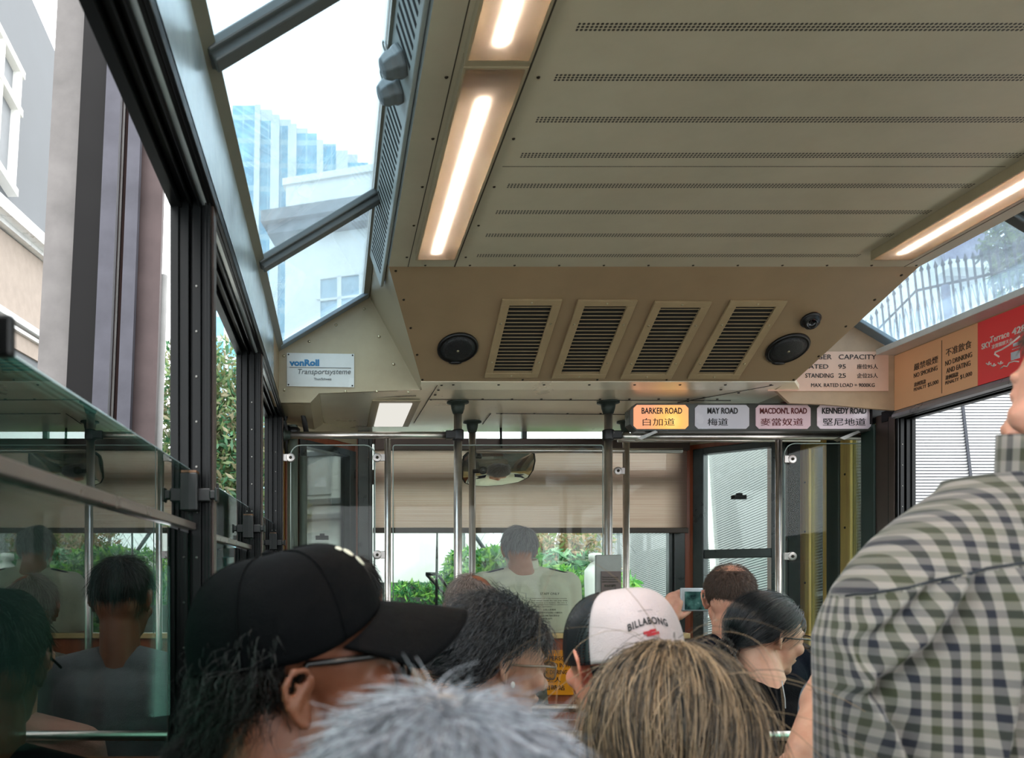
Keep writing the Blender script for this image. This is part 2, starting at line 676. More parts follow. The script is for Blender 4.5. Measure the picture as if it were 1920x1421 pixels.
def side_window(side, y0, y1, glazed=True):
    """one opening of the side wall between y0 and y1 (y1 = far post)"""
    global wn
    wn += 1
    xi, xo = (XL, XLo) if side < 0 else (XR, XRo)
    s = -1 if side < 0 else 1
    root = thing('window_%d' % wn, (xi, (y0 + y1) / 2, zr(-0.62)), kind=S)
    fr = MB()
    zt = ZH + 0.01 if side < 0 else zr(0.67)
    zb = zr(-0.62)
    # far post, built up of steps and grooves
    for dx0, dx1, dy in ((0.0, 0.012, 0.0), (0.012, 0.02, 0.010), (0.02, 0.036, 0.004), (0.036, 0.042, 0.014), (0.042, 0.060, 0.0), (0.06, 0.076, -0.006)):
        fr.box((xi + s * dx0, y1 + dy, zb), (xi + s * dx1, y1 + 0.045, zt))
    fr.box((xi, y1 - 0.008, zb), (xi + s * 0.004, y1 + 0.05, zt))
    fr.build('frame_post', DARKF, root, bevel=0.0012)
    rd = MB()
    rd.box((xi - s * 0.004, y1 + 0.006, zb), (xi + s * 0.002, y1 + 0.040, zt))
    rd.build('post_cover_strip', BRONZE, root, bevel=0.001)
    sc_ = MB()
    for k in range(12):
        z = zr(0.55) - k * 0.085
        sc_.lathe([(0.0028, 0), (0.0022, 0.0012)], (xi + s * 0.028, y1 + 0.004, z), (0, -1, 0), 8)
    sc_.build('screws', STEELD, root, kind='stuff')
    if glazed:
        tilt = 0.0
        a = (y0 + 0.01)
        zt0, zt1 = zr(0.165 + 0.017 * (a - 0.1) / 0.9), zr(0.165 + 0.017 * (y1 - 0.1) / 0.9)
        if side < 0:
            zt0 += 0.0105; zt1 += 0.0105
        gx = xi + s * 0.036
        g = MB(); g.plate([(gx, a, zr(0.09)), (gx, y1, zr(0.10)), (gx, y1, zt1), (gx, a, zt0)], (s * 0.005, 0, 0)); g.build('upper_sash_glass', PANE_SIDE, root)
        e = MB(); e.tube([(gx + s * 0.0025, a, zt0 + 0.001), (gx + s * 0.0025, y1, zt1 + 0.001)], 0.0022, 6); e.build('glass_edge', plain('bright_glass_edge', (190, 215, 222), 0.2), root)
        r = MB(); r.plate([(gx - s * 0.008, a, zr(0.081)), (gx - s * 0.008, y1, zr(0.091)), (gx - s * 0.008, y1, zr(0.105)), (gx - s * 0.008, a, zr(0.096))], (s * 0.02, 0, 0)); r.build('sash_rail', plain('grey_brown_rail', (126, 116, 112), 0.3, metal=0.5), root, bevel=0.002)
        g = MB(); g.box((gx + s * 0.004, a, zr(-0.62)), (gx + s * 0.009, y1, zr(0.085))); g.build('lower_glass', PANE_SIDE, root)
        # sash catch at the far post
        c = MB()
        c.box((xi + s * 0.02, y1 - 0.035, zr(0.125)), (xi + s * 0.07, y1 - 0.002, zr(0.195)))
        c.box((xi - s * 0.002, y1 - 0.02, zr(0.143)), (xi + s * 0.03, y1 - 0.004, zr(0.168)))
        c.box((xi - s * 0.012, y1 - 0.024, zr(0.147)), (xi, y1 - 0.002, zr(0.164)))
        c.box((xi - s * 0.015, y1 - 0.026, zr(0.142)), (xi - s * 0.010, y1, zr(0.169)))
        c.build('sash_catch', BLACKP, root, bevel=0.003)
        c = MB(); c.box((xi + s * 0.022, y1 - 0.034, zr(0.195)), (xi + s * 0.068, y1 - 0.004, zr(0.199))); c.build('catch_cap', plain('brown_catch_cap', (110, 74, 44), 0.4), root)
        c = MB()
        c.box((xi + s * 0.02, y0 + 0.02, zr(0.155)), (xi + s * 0.05, y0 + 0.05, zr(0.195)))
        c.box((xi - s * 0.004, y0 + 0.022, zr(0.158)), (xi + s * 0.03, y0 + 0.032, zr(0.188)))
        c.build('sash_catch', BLACKP, root, bevel=0.003)
    return root


for y0, y1 in ((-1.15, -0.5), (-0.45, 0.5), (0.545, 1.5), (1.545, 2.49), (2.535, 3.47)):
    side_window(-1, y0, y1)
for y0, y1 in ((-1.15, -0.75), (-0.7, 0.25), (0.3, 1.25), (1.3, 2.25), (2.3, 3.27)):
    side_window(1, y0, y1)
b = MB(); b.box((0.004 + XR, 3.315, zr(-0.62)), (XRo, 3.42, zr(0.69))); b.build('wall_right_corner_post', BRONZE, kind=S, bevel=0.004)

# ------------------------------------------------------------------ skylights (sloping roof glazing on both sides)
def skylight(side, n):
    m = (lambda x: x) if side < 0 else (lambda x: XL + XR - x)
    root = thing('window_%d' % n, (m(-0.05), 1.0, ZS), kind=S)
    g = MB(); g.plate([(m(-0.235), YB, zr(0.958)), (m(-0.235), YE, zr(0.958)), (m(0.135), YE, zr(1.172)), (m(0.135), YB, zr(1.172))], (0, 0, 0.006)); g.build('skylight_glass', PANE_SKY, root)
    f = MB()
    f.extr([(m(-0.240), zr(0.925)), (m(-0.212), zr(0.947)), (m(-0.220), zr(0.962)), (m(-0.250), zr(0.962))], YB, YE)
    f.build('sill_rail', plain('olive_grey_rail', (120, 118, 104), 0.4) if side < 0 else plain('white_rail', (214, 212, 210), 0.35), root, bevel=0.0015)
    if side > 0:
        f2 = MB(); f2.box((2.212, YB, zr(0.916)), (2.292, YE, zr(0.940))); f2.build('inner_sill', plain('white_rail', (226, 224, 222)), root, bevel=0.002)
    for y in (-0.6, 0.47, 1.41, 2.36):
        d = Vector((m(0.13) - m(-0.228), 0, 0.214)).normalized()
        c = Vector(((m(0.13) + m(-0.228)) / 2, y + 0.03, zr(1.048)))
        bb = MB()
        nrm = Vector((-d.z, 0, d.x)) if side < 0 else Vector((d.z, 0, -d.x))
        bb.obox(c, d, (0, 1, 0), nrm, 0.210, 0.030, 0.010)
        bb.obox(c - nrm * 0.014, d, (0, 1, 0), nrm, 0.208, 0.018, 0.012)
        bb.build('glazing_bar', plain('dark_grey_bar', (86, 92, 92), 0.4), root, bevel=0.004)
    e = MB()
    d = Vector((m(0.13) - m(-0.228), 0, 0.214)).normalized()
    e.obox(Vector(((m(0.13) + m(-0.228)) / 2, YE - 0.028, zr(1.05))), d, (0, 1, 0), d.cross(Vector((0, 1, 0))), 0.208, 0.026, 0.008)
    e.build('end_rail', plain('pale_blue_grey_rail', (126, 140, 150), 0.4), root, bevel=0.003)
    t = MB(); t.box((m(0.112), YB, zr(1.15)), (m(0.135), YE, zr(1.185))); t.build('top_rail', plain('olive_grey_rail', (120, 118, 104)), root)


skylight(-1, wn + 1)
skylight(1, wn + 2)
wn += 2

# ------------------------------------------------------------------ ceiling
XA, XB = 0.178, 1.968
ce = MB()
ce.box((XA, YB, ZC), (XB, 2.70, ZC + 0.03))
ceiling = ce.build('ceiling', PERF, kind=S)
# light trays: a lowered cover on the ceiling, sheet margins
sm = MB()
for x in (0.243, 1.918):
    sm.box((x - 0.0012, YB, ZC - 0.0006), (x + 0.0012, 2.70, ZC + 0.0002))
sm.box((0.425, 2.0425, ZC - 0.0004), (1.71, 2.0445, ZC + 0.0002))
sm.box((0.398, YB, ZC - 0.0010), (0.4020, 2.70, ZC + 0.0002))
sm.build('sheet_seam', SEAM, ceiling)
sc_ = MB()
for x in (0.232, 0.425, 1.895):
    for k in range(16):
        sc_.lathe([(0.0045, 0), (0.003, 0.0022)], (x, 2.62 - k * 0.235, ZC), (0, 0, -1), 8)
for k in range(12):
    sc_.lathe([(0.0045, 0), (0.003, 0.0022)], (0.30 + k * 0.15, 2.688, ZC), (0, 0, -1), 8)
sc_.build('ceiling_screws', SCREW, ceiling, kind='stuff')
# roof above the box so daylight only enters through the glass
b = MB(); b.box((0.11, YB, zr(1.19)), (2.06, YE + 1.1, zr(1.22))); b.build('ceiling_roof_shell', CREAM, kind=S)

# side cheeks of the ceiling box (left one carries the air grille strip)
for sgn in (-1, 1):
    m = (lambda x: x) if sgn < 0 else (lambda x: XA + XB - x)
    b = MB()
    b.plate([(m(0.178), YB, ZC), (m(0.178), 2.70, ZC), (m(0.128), 2.70, zr(1.165)), (m(0.128), YB, zr(1.165))], (0.02 if sgn < 0 else -0.02, 0, 0.006))
    cheek = b.build('ceiling_cheek', BLUEP if sgn < 0 else CREAM, kind=S)
    b = MB()
    A = Vector((m(0.178), 2.70, ZC)); Bv = Vector((m(0.34), 3.193, zr(0.788)))
    Cv = Vector((m(0.345), YE, zr(0.773))); D = Vector((m(0.133), YE, zr(1.166))); Ev = Vector((m(0.128), 2.70, zr(1.165)))
    off = Vector((0.015 if sgn < 0 else -0.015, 0, 0.004))
    b.plate([A, Bv, Cv, D], off); b.plate([A, D, Ev], off)
    b.build('ceiling_side_facet', CREAM, kind=S)

# air grille strip along the left cheek
gs = thing('air_grille', (0.15, 1.4, zr(1.07)), 'long grey slotted air grille strip beside the left skylight', 'grille')
b = MB()
d = Vector((0.050, 0, -0.112)).normalized()              # down the cheek
nrm = Vector((-d.z, 0, d.x)) * -1
g0 = Vector((0.128, 0, zr(1.160)))
fac = lambda u, y, h: g0 + d * u + Vector((-0.913, 0, -0.408)) * h + Vector((0, y, 0))
b.plate([fac(0.004, YB + 0.1, 0.0), fac(0.110, YB + 0.1, 0.0), fac(0.110, 2.90, 0.0), fac(0.004, 2.84, 0.0)], Vector((-0.913, 0, -0.408)) * 0.012)
b.build('grille_plate', GRILLE, gs, bevel=0.003)
b = MB()
k = 0
y = 0.2
while y < 2.78:
    if not (1.66 < y < 1.86):
        b.plate([fac(0.018, y, 0.0115), fac(0.094, y + 0.030, 0.0115), fac(0.094, y + 0.043, 0.0115), fac(0.018, y + 0.013, 0.0115)], Vector((-0.913, 0, -0.408)) * 0.0012)
    y += 0.032
b.build('slots', plain('slot_black', (30, 34, 34), 0.9), gs, kind='stuff')
for i, yy in enumerate((1.705, 1.80)):
    nz = thing('air_nozzle', fac(0.055, yy, 0.012), ('adjustable grey air nozzle on the slotted strip, the nearer one', 'adjustable grey air nozzle on the slotted strip, the farther one')[i], 'air nozzle', 'air nozzles on the ceiling strip')
    ax = Vector((-0.913, 0, -0.408))
    b = MB(); b.lathe([(0.036, 0.0), (0.036, 0.010), (0.031, 0.016), (0.030, 0.030), (0.022, 0.044), (0.010, 0.047)], fac(0.055, yy, 0.0125), ax, 8, smooth=False)
    b.build('nozzle_body', plain('grey_nozzle', (104, 112, 114), 0.4), nz, bevel=0.003)
    b = MB(); b.tube([fac(0.022, yy - 0.012, 0.036) + Vector((0, 0.012 * math.cos(a), 0)) + d * 0.012 * math.sin(a) for a in [2 * PI * q / 14 for q in range(14)]], 0.002, 6, closed=True)
    b.build('rim', plain('bright_nozzle_rim', (170, 176, 176), 0.3, metal=0.4), nz)

# ------------------------------------------------------------------ fluorescent light boxes
TUBE = emit('fluorescent_tube_glow', (255, 238, 218), 56.0)
t = Nt('frosted_light_cover')
tr = t.n('BsdfTransparent'); tr.inputs[0].default_value = (0.97, 0.95, 0.93, 1)
tl = t.n('BsdfTranslucent'); tl.inputs[0].default_value = (0.95, 0.89, 0.85, 1)
gl = t.n('BsdfGlossy'); gl.inputs['Roughness'].default_value = 0.02
fr = t.n('Fresnel'); fr.inputs[0].default_value = 1.5
s1 = t.mixs(0.34, tr.outputs[0], tl.outputs[0])
COVER = t.done(t.mixs(fr.outputs[0], s1, gl.outputs[0]))
BOXIN = plain('light_box_inside', (250, 238, 228), 0.5, var=0.02)


def light_box(x0, x1, y0, y1, label):
    root = thing('ceiling_light', ((x0 + x1) / 2, (y0 + y1) / 2, ZC - 0.001), label, 'ceiling light', 'fluorescent ceiling lights')
    # shallow housing hung just under the ceiling sheet
    h = 0.0
    b = MB()
    b.box((x0, y0, ZC - 0.004), (x1, y1, ZC - 0.001))
    b.build('back_plate', BOXIN, root)
    b = MB()
    for a, c in (((x0 - 0.006, y0), (x0, y1)), ((x1, y0), (x1 + 0.006, y1)), ((x0 - 0.006, y0 - 0.006), (x1 + 0.006, y0)), ((x0 - 0.006, y1), (x1 + 0.006, y1 + 0.006))):
        b.box((a[0], a[1], ZC - 0.030), (c[0], c[1], ZC - 0.001))
    b.build('frame', CREAM, root)
    b = MB(); b.box((x0, y0, ZC - 0.030), (x1, y1, ZC - 0.0275)); b.build('cover', COVER, root)
    xm = x0 + (x1 - x0) * 0.45
    b = MB(); b.tube([(xm, y0 + 0.10, ZC - 0.017), (xm, y1 - 0.05, ZC - 0.017)], 0.0095, 12); b.build('tube', TUBE, root)


for i, (a, c) in enumerate(((1.607, 2.566), (0.60, 1.580), (-0.4, 0.57))):
    light_box(0.261, 0.381, a, c, ('long fluorescent ceiling light left of the perforated panels, nearest the front end', 'fluorescent ceiling light at the top edge left of the perforated panels', 'left fluorescent ceiling light behind the viewer')[i])
for i, (a, c) in enumerate(((1.607, 2.566), (0.60, 1.580))):
    light_box(1.725, 1.845, a, c, ('fluorescent ceiling light at the right edge, glowing warm white by the right skylight', 'right fluorescent ceiling light behind the first one')[i])
b = MB()
b.box((0.256, 1.587, ZC - 0.028), (0.386, 1.600, ZC - 0.001))
b.build('ceiling_light_divider', CREAM, ceiling)

# ------------------------------------------------------------------ sloping front face of the ceiling box
p1, p2, p3, p4 = (XA, 2.70, ZC), (XB, 2.70, ZC), (1.83, 3.193, zr(0.788)), (0.34, 3.193, zr(0.788))
b = MB(); b.plate([p1, p2, p3, p4], (0, 0.015, 0.02)); slope = b.build('ceiling_slope', BULK, kind=S)
SD = Vector((0, 0.493, -0.265)).normalized()             # down the slope
SN = Vector((0, -0.473, -0.881))                         # outward normal
SN = Vector((0, SD.z, -SD.y)).normalized()


def on_slope(px, py, h=0.0):
    """point of the sloping face seen at a pixel"""
    r = Vector(((px - VX) / FPX, 1, (VY - py) / FPX))
    p0 = Vector((0, 2.70, 1.053))
    tt = p0.dot(SN) / r.dot(SN)
    return Vector((0, 0, EYE)) + r * tt + SN * h


sc_ = MB()
for px, py in [(742, 508), (757, 562), (770, 615), (782, 665), (792, 712), (980, 706 + 6), (1120, 712), (1250, 712), (1690, 516), (1640, 562), (1586, 612), (1535, 668), (1488, 712)]:
    sc_.lathe([(0.005, 0), (0.0035, 0.002)], on_slope(px, py, 0), SN, 8)
sc_.build('ceiling_slope_screws', SCREW, slope, kind='stuff')

vents = [((940, 558), (1046, 560), (1014, 706), (909, 704)), ((1081, 560), (1188, 561), (1139, 707), (1036, 706)),
         ((1221, 563), (1329, 563), (1262, 708), (1168, 707)), ((1363, 561), (1470, 562), (1388, 708), (1294, 707))]
words4 = ['cream louvred air vent next to the left loudspeaker', 'cream louvred air vent, second from the left of four on the slope',
          'cream louvred air vent, third from the left of four on the slope', 'cream louvred air vent nearest the dome camera']
VENTM = plain('vent_cream', (164, 144, 110), 0.45)
for (tl_, tr_, br_, bl_), w in zip(vents, words4):
    # a true rectangle on the slope: mean x at top and bottom, fixed width
    yt = (on_slope(*tl_) + on_slope(*tr_)) / 2
    yb = (on_slope(*bl_) + on_slope(*br_)) / 2
    xm = (yt.x + yb.x) / 2
    W2 = ((on_slope(*tr_).x - on_slope(*tl_).x) + (on_slope(*br_).x - on_slope(*bl_).x)) / 4
    top = Vector((xm, yt.y, yt.z)); L = (Vector((xm, yb.y, yb.z)) - top).length
    root = thing('air_vent', top + SD * L, w, 'air vent', 'air vents on the sloping panel')
    q = lambda u, v, h: top + Vector((u, 0, 0)) + SD * v + SN * h
    fw = 0.030
    b = MB()
    for u0, u1, v0, v1 in ((-W2, W2, 0, fw * .85), (-W2, W2, L - fw * .85, L), (-W2, -W2 + fw, fw * .85, L - fw * .85), (W2 - fw, W2, fw * .85, L - fw * .85)):
        b.plate([q(u0, v0, 0.001), q(u1, v0, 0.001), q(u1, v1, 0.001), q(u0, v1, 0.001)], SN * 0.009)
    b.build('vent_frame', VENTM, root, bevel=0.0015)
    b = MB(); b.plate([q(-W2 + fw, fw, 0.0005), q(W2 - fw, fw, 0.0005), q(W2 - fw, L - fw, 0.0005), q(-W2 + fw, L - fw, 0.0005)], SN * 0.0008)
    b.build('vent_opening', plain('vent_black', (20, 18, 14), 0.9), root)
    b = MB()
    n = 19
    for k in range(n):
        v = fw * .85 + (L - 1.7 * fw) * (k + 0.6) / n
        b.plate([q(-W2 + fw, v, 0.003), q(W2 - fw, v, 0.003), q(W2 - fw, v + 0.0004, 0.0062), q(-W2 + fw, v + 0.0004, 0.0062)], SD * 0.0011)
    b.build('louvre_blades', VENTM, root)
    b = MB()
    for u, v in ((0, fw * .4), (0, L - fw * .4), (-W2 + fw / 2, L * .28), (W2 - fw / 2, L * .28), (-W2 + fw / 2, L * .78), (W2 - fw / 2, L * .78)):
        b.lathe([(0.0042, 0), (0.003, 0.002)], q(u, v, 0.010), SN, 8)
    b.build('vent_screws', SCREWL, root, kind='stuff')

for (px, py), w in (((858, 651), 'round black ceiling loudspeaker at the left end of the vents'), ((1476, 652), 'round black ceiling loudspeaker below the dome camera')):
    c = on_slope(px, py)
    root = thing('loudspeaker', c, w, 'loudspeaker', 'round ceiling loudspeakers')
    R = 0.077
    b = MB(); b.lathe([(R, 0.001), (R, 0.008), (R - 0.006, 0.013), (R - 0.010, 0.011)], c, SN, 40); b.build('rim', BLACKP, root)
    t = Nt('loudspeaker_mesh') if 'spk' not in MATS else None
    if t:
        vo = t.n('TexVoronoi'); vo.inputs['Scale'].default_value = 260; t.l(t.obj(), vo.inputs['Vector'])
        bs = t.bsdf((0.012, 0.013, 0.014, 1), 0.5); t.bump(bs, vo.outputs[0], 0.6, 0.002)
        MATS['spk'] = t.done(bs.outputs[0])
    b = MB(); b.lathe([(R - 0.008, 0.010), (R - 0.03, 0.016), (0.02, 0.019), (0.004, 0.0195)], c, SN, 40); b.build('speaker_mesh', MATS['spk'], root)
    b = MB(); b.lathe([(0.005, 0.019), (0.004, 0.0215)], c, SN, 10); b.build('centre_screw', SCREWL, root)
    b = MB(); b.ball(c + SD * (R * 0.94) + SN * 0.009, (0.026, 0.008, 0.007)); b.build('lug', BLACKP, root)

c = on_slope(1519, 597)
root = thing('dome_camera', c, 'small black dome camera above the right loudspeaker', 'camera')
b = MB(); b.lathe([(0.031, 0.0), (0.031, 0.010), (0.027, 0.014), (0.025, 0.030), (0.012, 0.038)], c, SN, 28); b.build('housing', BLACKP, root)
lensd = (Vector((0, 0, EYE)) - c).normalized()
b = MB(); b.lathe([(0.019, 0.0), (0.019, 0.012), (0.015, 0.015), (0.013, 0.011), (0.004, 0.011)], c + SN * 0.026 + lensd * 0.012, lensd, 24); b.build('lens', plain('camera_lens_black', (8, 9, 12), 0.12), root)
b = MB(); b.lathe([(0.034, 0.006), (0.035, 0.009), (0.034, 0.012)], c, SN, 28); b.build('collar', plain('dark_collar', (34, 34, 36), 0.35), root)

# ------------------------------------------------------------------ low ceiling over the driver
YF = 4.2
b = MB()
b.plate([(0.34, 3.193, zr(0.786)), (1.83, 3.193, zr(0.786)), (1.90, YE, ZLO), (1.98, 4.22, ZLO), (-0.05, 4.22, ZLO), (-0.08, 3.30, zr(0.763)), (0.345, YE, ZLO)], (0, 0, 0.02))
b.build('ceiling_front', plain('cream_gloss_paint', (252, 244, 222), 0.3, metal=0.4, var=0.05, scale=3), kind=S)
b = MB()
b.extr([(-0.068, zr(0.760)), (-0.105, zr(0.725)), (-0.136, zr(0.722)), (-0.25, zr(0.722)), (-0.25, zr(0.80)), (-0.05, zr(0.80))], YE + 0.01, 4.1)
b.build('ceiling_front_left_drop', CREAM, kind=S)
b = MB()
b.extr([(1.86, zr(0.776)), (2.0, zr(0.745)), (2.36, zr(0.745)), (2.36, zr(0.82)), (1.86, zr(0.82))], YE + 0.01, 4.1)
b.build('ceiling_front_right_drop', CREAM, kind=S)
def on_low(px, py):
    Y = 0.7735 * FPX / (VY - py)
    return P(px, py, Y)
b = MB()
for px, py in ([(850 + k * 85, 721) for k in range(8)] + [(905 + k * 55, 748) for k in range(9)] + [(940 + k * 62, 775) for k in range(4)] +
               [(828, 722), (822, 731), (816, 740), (808, 749)] + [(608, 748 + 11 * k) for k in range(6)] + [(1352, 730), (1385, 736), (1320, 745), (1290, 752)]):
    b.lathe([(0.006, 0), (0.0045, 0.003)], on_low(px, py), (0, 0, -1), 8)
b.build('ceiling_front_rivets', SCREW, kind=S)
b = MB()
for pts in (((805, 749), (1370, 751)), ((820, 722), (776, 793)), ((920, 775), (905, 795)), ((930, 775), (1180, 777)), ((604, 748), (780, 742)), ((1450, 722), (1270, 755))):
    a, c = (on_low(*p) + Vector((0, 0, -0.0005)) for p in pts)
    b.tube([a, c], 0.0016, 5)
b.build('ceiling_front_seams', SEAM, kind=S)
# small square cab light in the low ceiling
a = [on_low(*p) for p in ((713, 752), (772, 753), (756, 795), (700, 792))]
root = thing('cab_light', sum(a, Vector()) / 4, 'small square white lamp set in the low ceiling left of the poles', 'ceiling light')
cx = (a[0].x + a[1].x + a[2].x + a[3].x) / 4
b = MB(); b.box((cx - 0.105, a[0].y - 0.035, ZLO - 0.010), (cx + 0.105, a[2].y + 0.03, ZLO - 0.002)); b.build('trim_plate', CREAM, root, bevel=0.003)
b = MB(); b.box((cx - 0.072, a[0].y + 0.0, ZLO - 0.016), (cx + 0.072, a[2].y - 0.005, ZLO - 0.009)); b.build('diffuser', emit('off_lamp_glow', (225, 222, 214), 0.42), root, bevel=0.003)  # lamp is off; weak glow added so its diffuser looks pale

# end panels above the partition, left with the maker's plate, right with the capacity notice
b = MB()
b.plate([(XL, YE, zr(0.722)), (XL, YE, zr(0.955)), (0.133, YE, zr(1.168)), (0.345, YE, zr(0.776)), (-0.07, YE, zr(0.760)), (-0.105, YE, zr(0.722))], (0, 0.015, 0))
b.build('wall_front_left', CREAM, kind=S)
b = MB()
m = lambda x: XL + XR - x
b.plate([(XR, YE, zr(0.690)), (XR, YE, zr(0.93)), (m(0.133) + .02, YE, zr(1.16)), (1.80, YE, zr(0.776)), (1.86, YE, zr(0.720)), (2.0, YE, zr(0.715))], (0, 0.015, 0))
b.build('wall_front_right', plain('greyer_tan_panel', (178, 150, 122), 0.5), kind=S)  # tan paint, slightly greyer than the side panel
b = MB()
for px, py in ((532, 667), (533, 731), (580, 640), (630, 609), (683, 579), (711, 631), (738, 683), (766, 735), (648, 734), (707, 734)):
    b.lathe([(0.006, 0), (0.0045, 0.003)], P(px, py, YE), (0, -1, 0), 8)
b.build('wall_front_screws', SCREWL, kind=S)
# ------------------------------------------------------------------ front wall, corner windows, cab door
zf0 = 0.0
b = MB()
b.box((0.03, YF, 0), (0.115, YF + 0.05, zr(0.80)))
b.box((1.828, YF, 0), (1.905, YF + 0.05, zr(0.80)))
b.box((0.03, YF, 0), (1.95, YF + 0.05, zr(-0.30)))
front = b.build('wall_front', REDWOOD, kind=S)
# windscreen with its dark frame and cross bar
root = thing('window_%d' % (wn + 1), (1.0, YF, zr(-0.3)), kind=S)
b = MB()
b.box((0.115, YF - 0.012, zr(-0.32)), (0.172, YF + 0.06, zr(0.80)))
b.box((0.172, YF + 0.006, zr(-0.32)), (0.192, YF + 0.05, zr(0.80)))
b.box((1.772, YF - 0.012, zr(-0.32)), (1.828, YF + 0.06, zr(0.80)))
b.box((1.752, YF + 0.006, zr(-0.32)), (1.772, YF + 0.05, zr(0.80)))
b.box((0.115, YF - 0.012, zr(-0.34)), (1.828, YF + 0.06, zr(-0.29)))
b.box((0.115, YF + 0.01, zr(0.786)), (1.828, YF + 0.05, zr(0.81)))
b.box((0.98, YF + 0.01, zr(0.70)), (1.006, YF + 0.05, zr(0.80)))
b.build('windscreen_frame', DARKF2, root, bevel=0.003)
b = MB()
b.box((0.172, YF + 0.01, zr(0.712)), (1.772, YF + 0.04, zr(0.738)))
b.box((0.172, YF + 0.02, zr(0.500)), (1.772, YF + 0.05, zr(0.575)))
b.build('cross_bar', BRONZE, root, bevel=0.002)
b = MB(); b.box((0.17, YF + 0.024, zr(-0.30)), (1.78, YF + 0.029, zr(0.80))); b.build('windscreen_glass', PANE, root)
wn += 1


def corner_wall(A, Bp, t0, t1, zt, zm, n):
    """angled wall from A (front) to Bp (side) with a window between t0 and t1"""
    A = Vector((A[0], A[1], 0)); Bp = Vector((Bp[0], Bp[1], 0))
    d = Bp - A
    L = d.length
    u = d.normalized()
    out = Vector((0, 0, 1)).cross(u)
    if out.y < 0:
        out = -out
    root = thing('window_%d' % n, A + d * (t0 + t1) / 2, kind=S)
    def bar(mb, ta, tb, z0, z1, o0=0.0, o1=0.045):
        pa, pb = A + d * ta, A + d * tb
        mb.plate([pa + out * o0 + Vector((0, 0, zr(z0))), pb + out * o0 + Vector((0, 0, zr(z0))), pb + out * o0 + Vector((0, 0, zr(z1))), pa + out * o0 + Vector((0, 0, zr(z1)))], out * (o1 - o0))
    w = MB()
    bar(w, 0, t0, -1.25, 0.70); bar(w, t1, 1, -1.25, 0.70); bar(w, t0, t1, zt, 0.70); bar(w, t0, t1, -1.25, -0.35)
    w.build('corner_panel', REDWOOD, root)
    w = MB(); bar(w, 0, 1, 0.70, 0.80, -0.01, 0.045); w.build('header_panel', CREAM, root)
    f = MB()
    e = 0.045 / L
    for ta, tb, z0, z1, o in ((t0 - e * .2, t0 + e, -0.35, zt + .01, -0.012), (t1 - e, t1 + e * .2, -0.35, zt + .01, -0.012), (t0 + e, t1 - e, zt - 0.02, zt + 0.012, -0.012),
                              (t0 + e, t1 - e, zm - 0.025, zm + 0.02, -0.004), (t0 + e, t1 - e, -0.35, -0.31, -0.012)):
        bar(f, ta, tb, z0, z1, o, 0.05)
    f.build('window_frame', DARKF2, root, bevel=0.003)
    g = MB(); bar(g, t0, t1, -0.34, zt, 0.02, 0.025); g.build('pane', PANE, root)
    return root, A, d, out


wn += 1
rl, Al, dl, ol = corner_wall((0.10, 4.2), (XL, 3.72), 0.03, 0.82, 0.655, 0.135, wn)
wn += 1
rr, Ar, dr, orr = corner_wall((1.86, 4.2), (2.165, 3.875), 0.06, 0.99, 0.665, 0.130, wn)
# little black catches hanging in the corner windows
for px, py, Y, w in ((604, 1008, 3.93, 'small black latch on the left corner window'), (1386, 932, 3.99, 'small black latch on the right corner window')):
    root = thing('window_latch', P(px, py, Y), w, 'latch')
    c = P(px, py, Y)
    b = MB(); b.box((c.x - 0.032, c.y - 0.012, c.z - 0.010), (c.x + 0.032, c.y + 0.02, c.z + 0.010)); b.build('body', BLACKP, root, bevel=0.002)
    b = MB(); b.box((c.x - 0.012, c.y - 0.010, c.z + 0.010), (c.x + 0.012, c.y + 0.01, c.z + 0.020)); b.box((c.x - 0.032, c.y - 0.02, c.z - 0.004), (c.x - 0.012, c.y - 0.012, c.z + 0.008)); b.build('thumb_tab', BLACKP, root)

# right side door with yellow wooden leaves
root = thing('door_1', (XR + 0.02, 3.7, 0), kind=S)
def yb(mb, y0, y1, z0=-1.25, z1=0.66, x0=0.0, x1=0.04):
    mb.box((XR + x0, y0, zr(z0)), (XR + x1, y1, zr(z1)))
b = MB()
yb(b, 3.875, 3.96, x1=0.03); yb(b, 3.735, 3.765, x1=0.03); yb(b, 3.765, 3.875, -1.25, -0.33, x1=0.03); yb(b, 3.765, 3.875, 0.63, 0.66, x1=0.03)
b.build('front_leaf', YELLOWW, root, bevel=0.003)
b = MB()
yb(b, 3.565, 3.635, x1=0.03); yb(b, 3.40, 3.565, -1.25, -0.33, x1=0.03); yb(b, 3.40, 3.565, 0.63, 0.66, x1=0.03)
b.build('rear_leaf', YELLOWW, root, bevel=0.003)
b = MB(); yb(b, 3.64, 3.73, x0=-0.005); yb(b, 3.40, 3.485, x0=-0.005); b.build('door_edge_seal', plain('dark_green_seal', (40, 58, 52), 0.5), root, bevel=0.004)
b = MB(); yb(b, 3.765, 3.875, -0.33, 0.63, 0.012, 0.017); yb(b, 3.485, 3.565, -0.33, 0.63, 0.012, 0.017); b.build('door_glass', PANE, root)
b = MB()
for z in (0.47, 0.23, -0.02, -0.25):
    for y in (3.905, 3.60):
        b.lathe([(0.006, 0), (0.004, 0.003)], (XR, y, zr(z)), (-1, 0, 0), 8)
b.build('screws', SCREW, root, kind='stuff')
b = MB()
b.box((2.165, 3.97, 0), (2.28, 4.02, zr(0.78)))
b.build('wall_right_front_return', BROWNWOOD, kind=S, bevel=0.004)
b = MB(); b.box((XR - .01, 3.40, zr(0.66)), (XR + 0.06, 4.0, zr(0.80))); b.box((2.2, 3.885, zr(-1.2)), (2.255, 3.899, zr(0.72))); b.build('trim_1', DARKF, kind=S)
